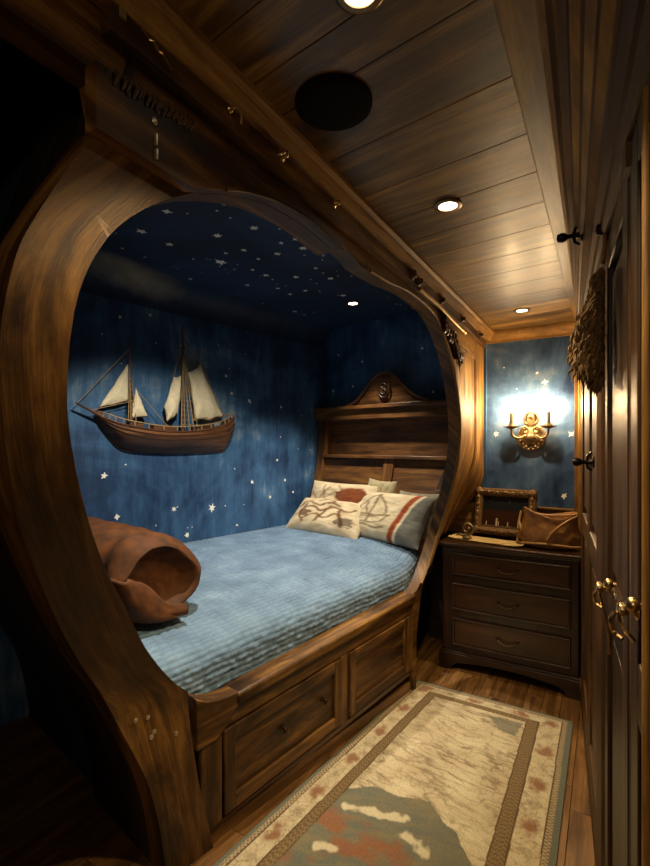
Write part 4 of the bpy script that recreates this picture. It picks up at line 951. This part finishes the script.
downlight('round recessed ceiling light nearest the camera, cut by the photo top edge', -0.361, 0.72, CZ, 50)
downlight('round recessed ceiling light in the middle of the hall planks', -0.441, 1.516, CZ, 45)
downlight('round recessed ceiling light close to the blue end wall', -0.417, 2.915, CZ, 40)
downlight('round recessed light in the starry ceiling over the bed', -1.575, 3.03, 2.45, 110, 0.034, (1.0, 0.88, 0.70), 1.45, (-1.66, 2.86, 0.0))
downlight('added fill light in the starry ceiling near the bed foot, unseen behind the beam', -1.2, 1.35, 2.45, 125, 0.034, (1.0, 0.88, 0.70), 1.6, (-1.95, 1.85, 0.7))  # extra lamp added out of view to brighten the berth
b = MB(); b.lathe([(0.088, -0.0005), (0.088, -0.006), (0.080, -0.011), (0.06, -0.012), (0.001, -0.012)], 40, 0, Matrix.Translation((-0.533, 0.93, CZ)))
o = b.build('ceiling_speaker', M['speaker'], None, False, 40); tag(o, 'round black speaker grille set in the plank ceiling', 'speaker')
o.data.transform(Matrix.Translation((0.533, -0.93, -CZ))); o.location = (-0.533, 0.93, CZ)

light('added_fill_behind_viewer', 'POINT', (0.05, -1.25, 1.75), 15, (1.0, 0.74, 0.46), None, 0.10)  # added unseen fill that brightens the beam, post and dresser fronts
# ================================================================== RUG
RA, RB_, RC, RD = Vector((-0.973, 2.704)), Vector((-0.144, 2.70)), Vector((-0.144, 0.62)), Vector((-1.185, 0.62))
RL = 2.08
def rxy(u, v): return RA.lerp(RB_, u).lerp(RD.lerp(RC, u), v)
rc = dict(cream=hx('#b9a684'), tan=hx('#8d7550'), brown=hx('#5f482b'), rust=hx('#824a26'), grey=hx('#676a5c'), pale=hx('#d6c9a4'), dk=hx('#584629'))
def rugcol(u, v):
    q = rxy(u, v); w = lerp(0.829, 1.041, v); x, y = q.x, q.y
    dl, drr, df, dn = u * w, (1 - u) * w, v * RL, (1 - v) * RL
    drr *= 0.69; dl *= 0.86
    e = min(dl, drr, df * 1.12, dn); al = y if e in (dl, drr) else x
    ns = fbm(x * 22, y * 22, 2, 3); fine = noise.noise(Vector((x * 160, y * 160, 5)))
    if e < 0.012: c = rc['grey']
    elif e < 0.030:
        c = mixc(rc['cream'], rc['dk'], 0.75 if math.sin(al * 380) * math.sin(e * 420) > 0.05 else 0.15)
        if e < 0.016 and drr * 0 == 0 and e == drr: c = rc['grey']
    elif e < 0.034: c = rc['brown']
    elif e < 0.100:
        c = mixc(rc['cream'], rc['pale'], cl(0.5 + ns))
        s = abs(fbm(x * 26, y * 26, 40, 3)); c = mixc(c, rc['brown'], 0.6 * cl(1 - s / 0.045))
        t = al / 0.25; k = (t - math.floor(t) - 0.5) * 0.25
        d = math.hypot(k / 0.056, (e - 0.067) / 0.030) + 0.9 * fbm(x * 30, y * 30, 60, 3)
        c = mixc(c, rc['rust'], 0.8 * cl((1 - d) * 1.6))
        t2 = al / 0.25 + 0.5; k2 = (t2 - math.floor(t2) - 0.5) * 0.25
        d = math.hypot(k2 / 0.032, (e - 0.067) / 0.022) + 0.9 * fbm(x * 38, y * 38, 61, 3)
        c = mixc(c, rc['brown'], 0.35 * cl((1 - d) * 1.5))
    elif e < 0.105: c = rc['brown']
    elif e < 0.138:
        c = mixc(rc['tan'], rc['dk'], 0.7 if math.sin(al * 300 + 3 * math.sin(e * 150)) * math.sin(e * 330) > 0 else 0.1)
    elif e < 0.142: c = rc['brown']
    else:
        wx, wy = x + 0.05 * fbm(x * 6, y * 6, 11), y + 0.05 * fbm(x * 6, y * 6, 17)
        c = mixc(rc['pale'], rc['cream'], cl(0.5 + 1.3 * fbm(x * 5, y * 5, 9)))
        for sd_, am, wd in ((21, 0.85, 0.07), (83, 0.7, 0.05), (131, 0.6, 0.04)):
            s = abs(fbm(wx * 4.0 + 0.8 * wy, wy * 15 + wx * 2.0, sd_, 4)); c = mixc(c, rc['brown'], am * cl(1 - s / wd) * cl(0.55 + 1.6 * fbm(x * 4, y * 4, sd_ + 3)))
        s = abs(fbm(wx * 9, wy * 9, 25, 3)); c = mixc(c, rc['tan'], 0.5 * cl(1 - s / 0.03))
        low = [(-0.99, 1.64), (-0.90, 1.70), (-0.82, 1.77), (-0.70, 1.76), (-0.60, 1.79), (-0.53, 1.76), (-0.47, 1.71), (-0.37, 1.58), (-0.3, 1.50), (-0.3, 0.5), (-1.3, 0.5)]
        if inpoly((wx, wy), low):
            c = mixc(rc['grey'], hx('#7d7458'), cl(0.5 + 1.8 * fbm(x * 7 + y * 5, y * 22 - x * 9, 31)))
            for tx, ty, a, bb_ in ((-0.89, 1.53, .09, .07), (-0.68, 1.50, .12, .08), (-0.78, 1.45, .12, .06), (-0.6, 1.2, .15, .1), (-0.9, 1.2, .1, .12)):
                d = math.hypot((x - tx) / a, (y - ty) / bb_) + 1.3 * fbm(x * 11, y * 16, 77, 4)
                c = mixc(c, hx('#8f5a38'), 0.8 * cl((1 - d) * 1.8))
            for A in ([(-0.88, 1.60), (-0.76, 1.655), (-0.65, 1.66)], [(-0.63, 1.60), (-0.56, 1.59), (-0.53, 1.55)], [(-0.86, 1.42), (-0.80, 1.44)], [(-0.62, 1.36), (-0.5, 1.38), (-0.45, 1.30)]):
                d = polyd((wx, wy), A); c = mixc(c, rc['pale'], 0.85 * cl((0.022 + 0.04 * fbm(x * 20, y * 20, 91, 3) - d) / 0.012))
        if inpoly((wx, wy), [(-0.52, 2.53), (-0.36, 2.55), (-0.38, 2.43), (-0.46, 2.44)]): c = mixc(rc['grey'], c, 0.3)
    return mixc(c, tuple(t * 0.6 for t in c[:3]), cl(0.25 + 0.6 * fine))
def rugpt(u, v):
    q = rxy(u, v); return (q.x, q.y, 0.0125 + 0.0012 * noise.noise(Vector((q.x * 90, q.y * 90, 1))))
o = grid('rug', 300, 560, rugpt, rugcol, M['rug'], thick=0.011, smooth=60); recentre(o)
tag(o, 'patterned beige runner rug with leafy border on the wooden hall floor', 'rug')

# ================================================================== WARDROBE
WU = Vector((0.0794, -0.9968, 0)).normalized()
wr = thing('wardrobe', 'tall dark panelled built in wardrobe along the right side of the hall', 'wardrobe', (-0.113, 2.923, 0), math.atan2(WU.y, WU.x))
UL = 2.32
b = MB(); b.box(0.0, UL, 0.03, 0.12, 0.0, 2.19); b.build('carcass', M['darkwood'], wr, False, 0)
b = MB(); b.box(0.0, UL, -0.006, 0.03, 0.0, 0.10, 'x'); b.build('plinth', M['wardrobe'], wr, False, 0, 0.006)
def fluted(u0, u1):
    b = MB(); b.box(u0, u1, 0.0, 0.03, 0.10, 1.96); w = (u1 - u0) / 4
    for i in range(4):
        c = u0 + w * (i + 0.5); b.tube([(c, 0.001, 0.16), (c, 0.001, 1.9)], w * 0.36, 10)
    b.box(u0 - .004, u1 + .004, -0.012, 0.0, 0.10, 0.15); b.box(u0 - .004, u1 + .004, -0.012, 0.0, 1.91, 1.96)
    return b.build('pilaster', M['wardrobe'], wr, False, 40)
def door(u0, u1, z0=0.11, z1=1.95, m='wardrobe'):
    b = MB(); w = 0.075; mid = 1.02
    for r in ((u0, u0 + w, z0, z1, 'z'), (u1 - w, u1, z0, z1, 'z'), (u0 + w, u1 - w, z0, z0 + .10, 'x'), (u0 + w, u1 - w, z1 - w, z1, 'x'), (u0 + w, u1 - w, mid - .05, mid + .05, 'x')):
        b.box(r[0], r[1], -0.004, 0.024, r[2], r[3], r[4])
    d = b.build('door', M[m], wr, False, 0, 0.004)
    for a, c in ((z0 + .10, mid - .05), (mid + .05, z1 - w)):
        b = MB(); b.box(u0 + w, u1 - w, 0.014, 0.022, a, c); b.box(u0 + w + .035, u1 - w - .035, 0.004, 0.014, a + .035, c - .035)
        b.build('door_panel', M[m], d, False, 0, 0.006)
    return d
fluted(0.0, 0.075)
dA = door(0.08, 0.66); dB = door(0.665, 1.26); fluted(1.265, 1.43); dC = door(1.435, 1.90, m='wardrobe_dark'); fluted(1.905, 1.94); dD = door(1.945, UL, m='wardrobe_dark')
b = MB(); b.tube([(2.115, -0.003, 0.13), (2.115, -0.003, 1.93)], 0.008, 12); b.build('half_round', M['panel'], dD, False, 60)  # golden wood stands in for light reflected along the door moulding
# cornice, straight with the hall ceiling
b = MB(); V = []
prof = [(0, 2.198), (0, 2.184), (0.10, 2.178), (0.12, 2.160), (0.20, 2.148), (0.24, 2.128), (0.34, 2.120), (0.37, 2.100), (0.48, 2.088), (0.52, 2.066), (0.62, 2.058), (0.65, 2.034), (0.76, 2.020), (0.80, 1.995), (0.90, 1.985), (0.93, 1.962), (1.0, 1.955), (1.6, 1.955), (1.6, 2.198)]
n = len(prof)
for y in (2.925, 0.62):
    xo = lerp(-0.145, -0.10, (2.925 - y) / 2.3); xw = -0.113 + 0.0797 * (2.923 - y) - 0.012
    xw = max(xw, xo + 0.012)
    for sx, z in prof: V.append((lerp(xo, xw, sx) if sx <= 1 else max(xw, xo) + 0.05, y, z))
b.add(V, [tuple(range(n)), tuple(range(2 * n - 1, n - 1, -1))] + [(i, i + n, (i + 1) % n + n, (i + 1) % n) for i in range(n)], grain='y')
for k, fc in enumerate(b.f):
    if k - 2 in (1, 4, 7, 9, 11): b.mi[k] = 1
b.build('cornice', [M['wardrobe'], M['panel']], wr, True, 30)
def hook(u, y, z, ln, parent):
    b = MB(); Mx = Matrix.Translation((u, y, z)) @ Matrix.Rotation(PI / 2, 4, 'X')
    b.lathe([(0.022, 0), (0.022, 0.004), (0.010, 0.008), (0.007, 0.02), (0.007, ln - 0.03), (0.012, ln - 0.024), (0.016, ln - 0.012), (0.012, ln), (0.002, ln + 0.003)], 14, 0, Mx)
    b.tube([(u, y - ln * 0.35, z), (u, y - ln * 0.3, z + 0.02), (u, y - ln * 0.12, z + 0.034)], 0.005, 8)
    b.tube([(u, y - ln * 0.35, z), (u, y - ln * 0.3, z - 0.02), (u, y - ln * 0.1, z - 0.03)], 0.005, 8)
    return b.build('iron_hook', M['iron'], parent, False, 50)
hook(1.03, -0.004, 1.36, 0.066, dB)
hook(1.27, -0.05, 2.07, 0.07, wr)
def brass_knob(u, z, parent, strap, k_=1.0):
    Mx = Matrix.Translation((u, -0.004, z)) @ Matrix.Scale(k_, 4) @ Matrix.Rotation(PI / 2, 4, 'X'); b = MB()
    b.lathe([(0.019, 0), (0.019, 0.003), (0.014, 0.007), (0.007, 0.010), (0.006, 0.016), (0.011, 0.020), (0.015, 0.027), (0.013, 0.034), (0.003, 0.037)], 18, 0, Mx); k = b.build('brass_knob', M['brass'], parent, False, 50)
    b = MB()
    b.tube(catmull([(u, -0.03, z + 0.008), (u - 0.004, -0.030, z - 0.02), (u + 0.004, -0.020, z - (0.06 if strap else 0.035)), (u, -0.012, z - 0.11 if strap else z - 0.045), (u - 0.003, -0.010, z - (0.155 if strap else 0.05))], 6), 0.0035, 7)
    b.tube(catmull([(u, -0.036, z - 0.006), (u + 0.002, -0.042, z - 0.02), (u - 0.004, -0.038, z - 0.038), (u + 0.006, -0.026, z - 0.046)], 6), 0.004, 7)
    b.build('dangling_latch', M['brass'], k, False, 50)
    b = MB(); b.ball((u + 0.03, -0.015, z + 0.018), 0.012, sc=(0.9, 0.9, 1)); b.tube([(u + 0.03, 0.0, z + 0.018), (u + 0.03, -0.015, z + 0.018)], 0.005, 8); b.build('thumb_turn', M['brass'], k, False, 60)
brass_knob(1.645, 1.085, dC, True, 0.95); brass_knob(2.03, 1.155, dD, False, 0.75)

# woolly bag hanging from a wardrobe hook
ub = 1.53; wx = Vector((-0.113, 2.923, 0)) + WU * ub; wn = Vector((-WU.y, WU.x, 0)) * -1
hang = thing('shaggy_bag', 'shaggy brown wool bag hanging on the wardrobe door edge', 'bag', wx, math.atan2(WU.y, WU.x))
b = MB(); V = []; n = 44; m = 44
for i in range(m + 1):
    t = i / m; z = lerp(1.575, 1.86, t); wdt = 0.080 * (sm(-0.05, 0.18, t)) * (1 - 0.75 * sm(0.5, 1.0, t)) + 0.006; dep = (0.032 * sm(-0.05, 0.2, t) * (1 - 0.80 * sm(0.35, 1.0, t)) + 0.004)
    for k in range(n):
        a = 2 * PI * k / n; f = 1 + 0.22 * fbm(math.cos(a) * 3 + 2, math.sin(a) * 3, z * 16, 4) + 0.07 * noise.noise(Vector((a * 9, z * 70, 3)))
        V.append((wdt * math.cos(a) * f, -0.012 - dep + min(dep * math.sin(a) * f, dep), z + 0.012 * noise.noise(Vector((a * 4, z * 30, 8)))))
b.add(V, [(i * n + k, i * n + (k + 1) % n, (i + 1) * n + (k + 1) % n, (i + 1) * n + k) for i in range(m) for k in range(n)] + [tuple(range(n - 1, -1, -1)), tuple(m * n + k for k in range(n))])
b.build('pouch', M['fur'], hang, False, 60)
PV = [Vector(p) for p in V]; b = MB()
for _ in range(520):
    q = random.choice(PV)
    if q.y > -0.013: continue
    L_ = random.uniform(0.015, 0.030); o_ = Vector((random.uniform(-.008, .008), -random.uniform(.004, .010), 0))
    b.tube([q, q + o_ + Vector((0, 0, -L_ * .4)), q + o_ * 1.2 + Vector((random.uniform(-.006, .006), 0, -L_))], [0.0045, 0.0035, 0.001], 4, cap=False)
o = b.build('wool_tufts', M['fur'], hang, False, 60); o['kind'] = 'stuff'
b = MB(); b.tube(catmull([(-0.01, -0.014, 1.885), (-0.005, -0.012, 1.94), (0.0, -0.010, 1.975)], 5), 0.005, 7); b.tube(catmull([(0.015, -0.014, 1.885), (0.006, -0.012, 1.94), (0.0, -0.010, 1.975)], 5), 0.005, 7); b.build('strap', M['leather'], hang, False, 60)
hook(ub, 0.0, 1.972, 0.03, wr)

# ================================================================== LIGHT, WORLD, CAMERA
w = bpy.data.worlds.new('world'); S.world = w; w.use_nodes = True
w.node_tree.nodes['Background'].inputs[0].default_value = (0.02, 0.017, 0.014, 1); w.node_tree.nodes['Background'].inputs[1].default_value = 0.3
cam = bpy.data.cameras.new('camera'); co = bpy.data.objects.new('camera', cam); COL.objects.link(co)
cam.sensor_fit = 'VERTICAL'; cam.sensor_height = 36.0; cam.lens = 470.0 / 866.0 * 36.0; cam.shift_y = 12.0 / 866.0
cam.clip_start = 0.02
co.location = (0, 0, 1.42); co.rotation_euler = (PI / 2, 0, math.atan2(606 - 325, 470.0))
S.camera = co
S.view_settings.view_transform = 'Standard'; S.view_settings.look = 'None'; S.view_settings.exposure = 0.12; S.view_settings.gamma = 1.0; S.view_settings.use_curve_mapping = False
S.cycles.use_denoising = True
S.cycles.max_bounces = 8
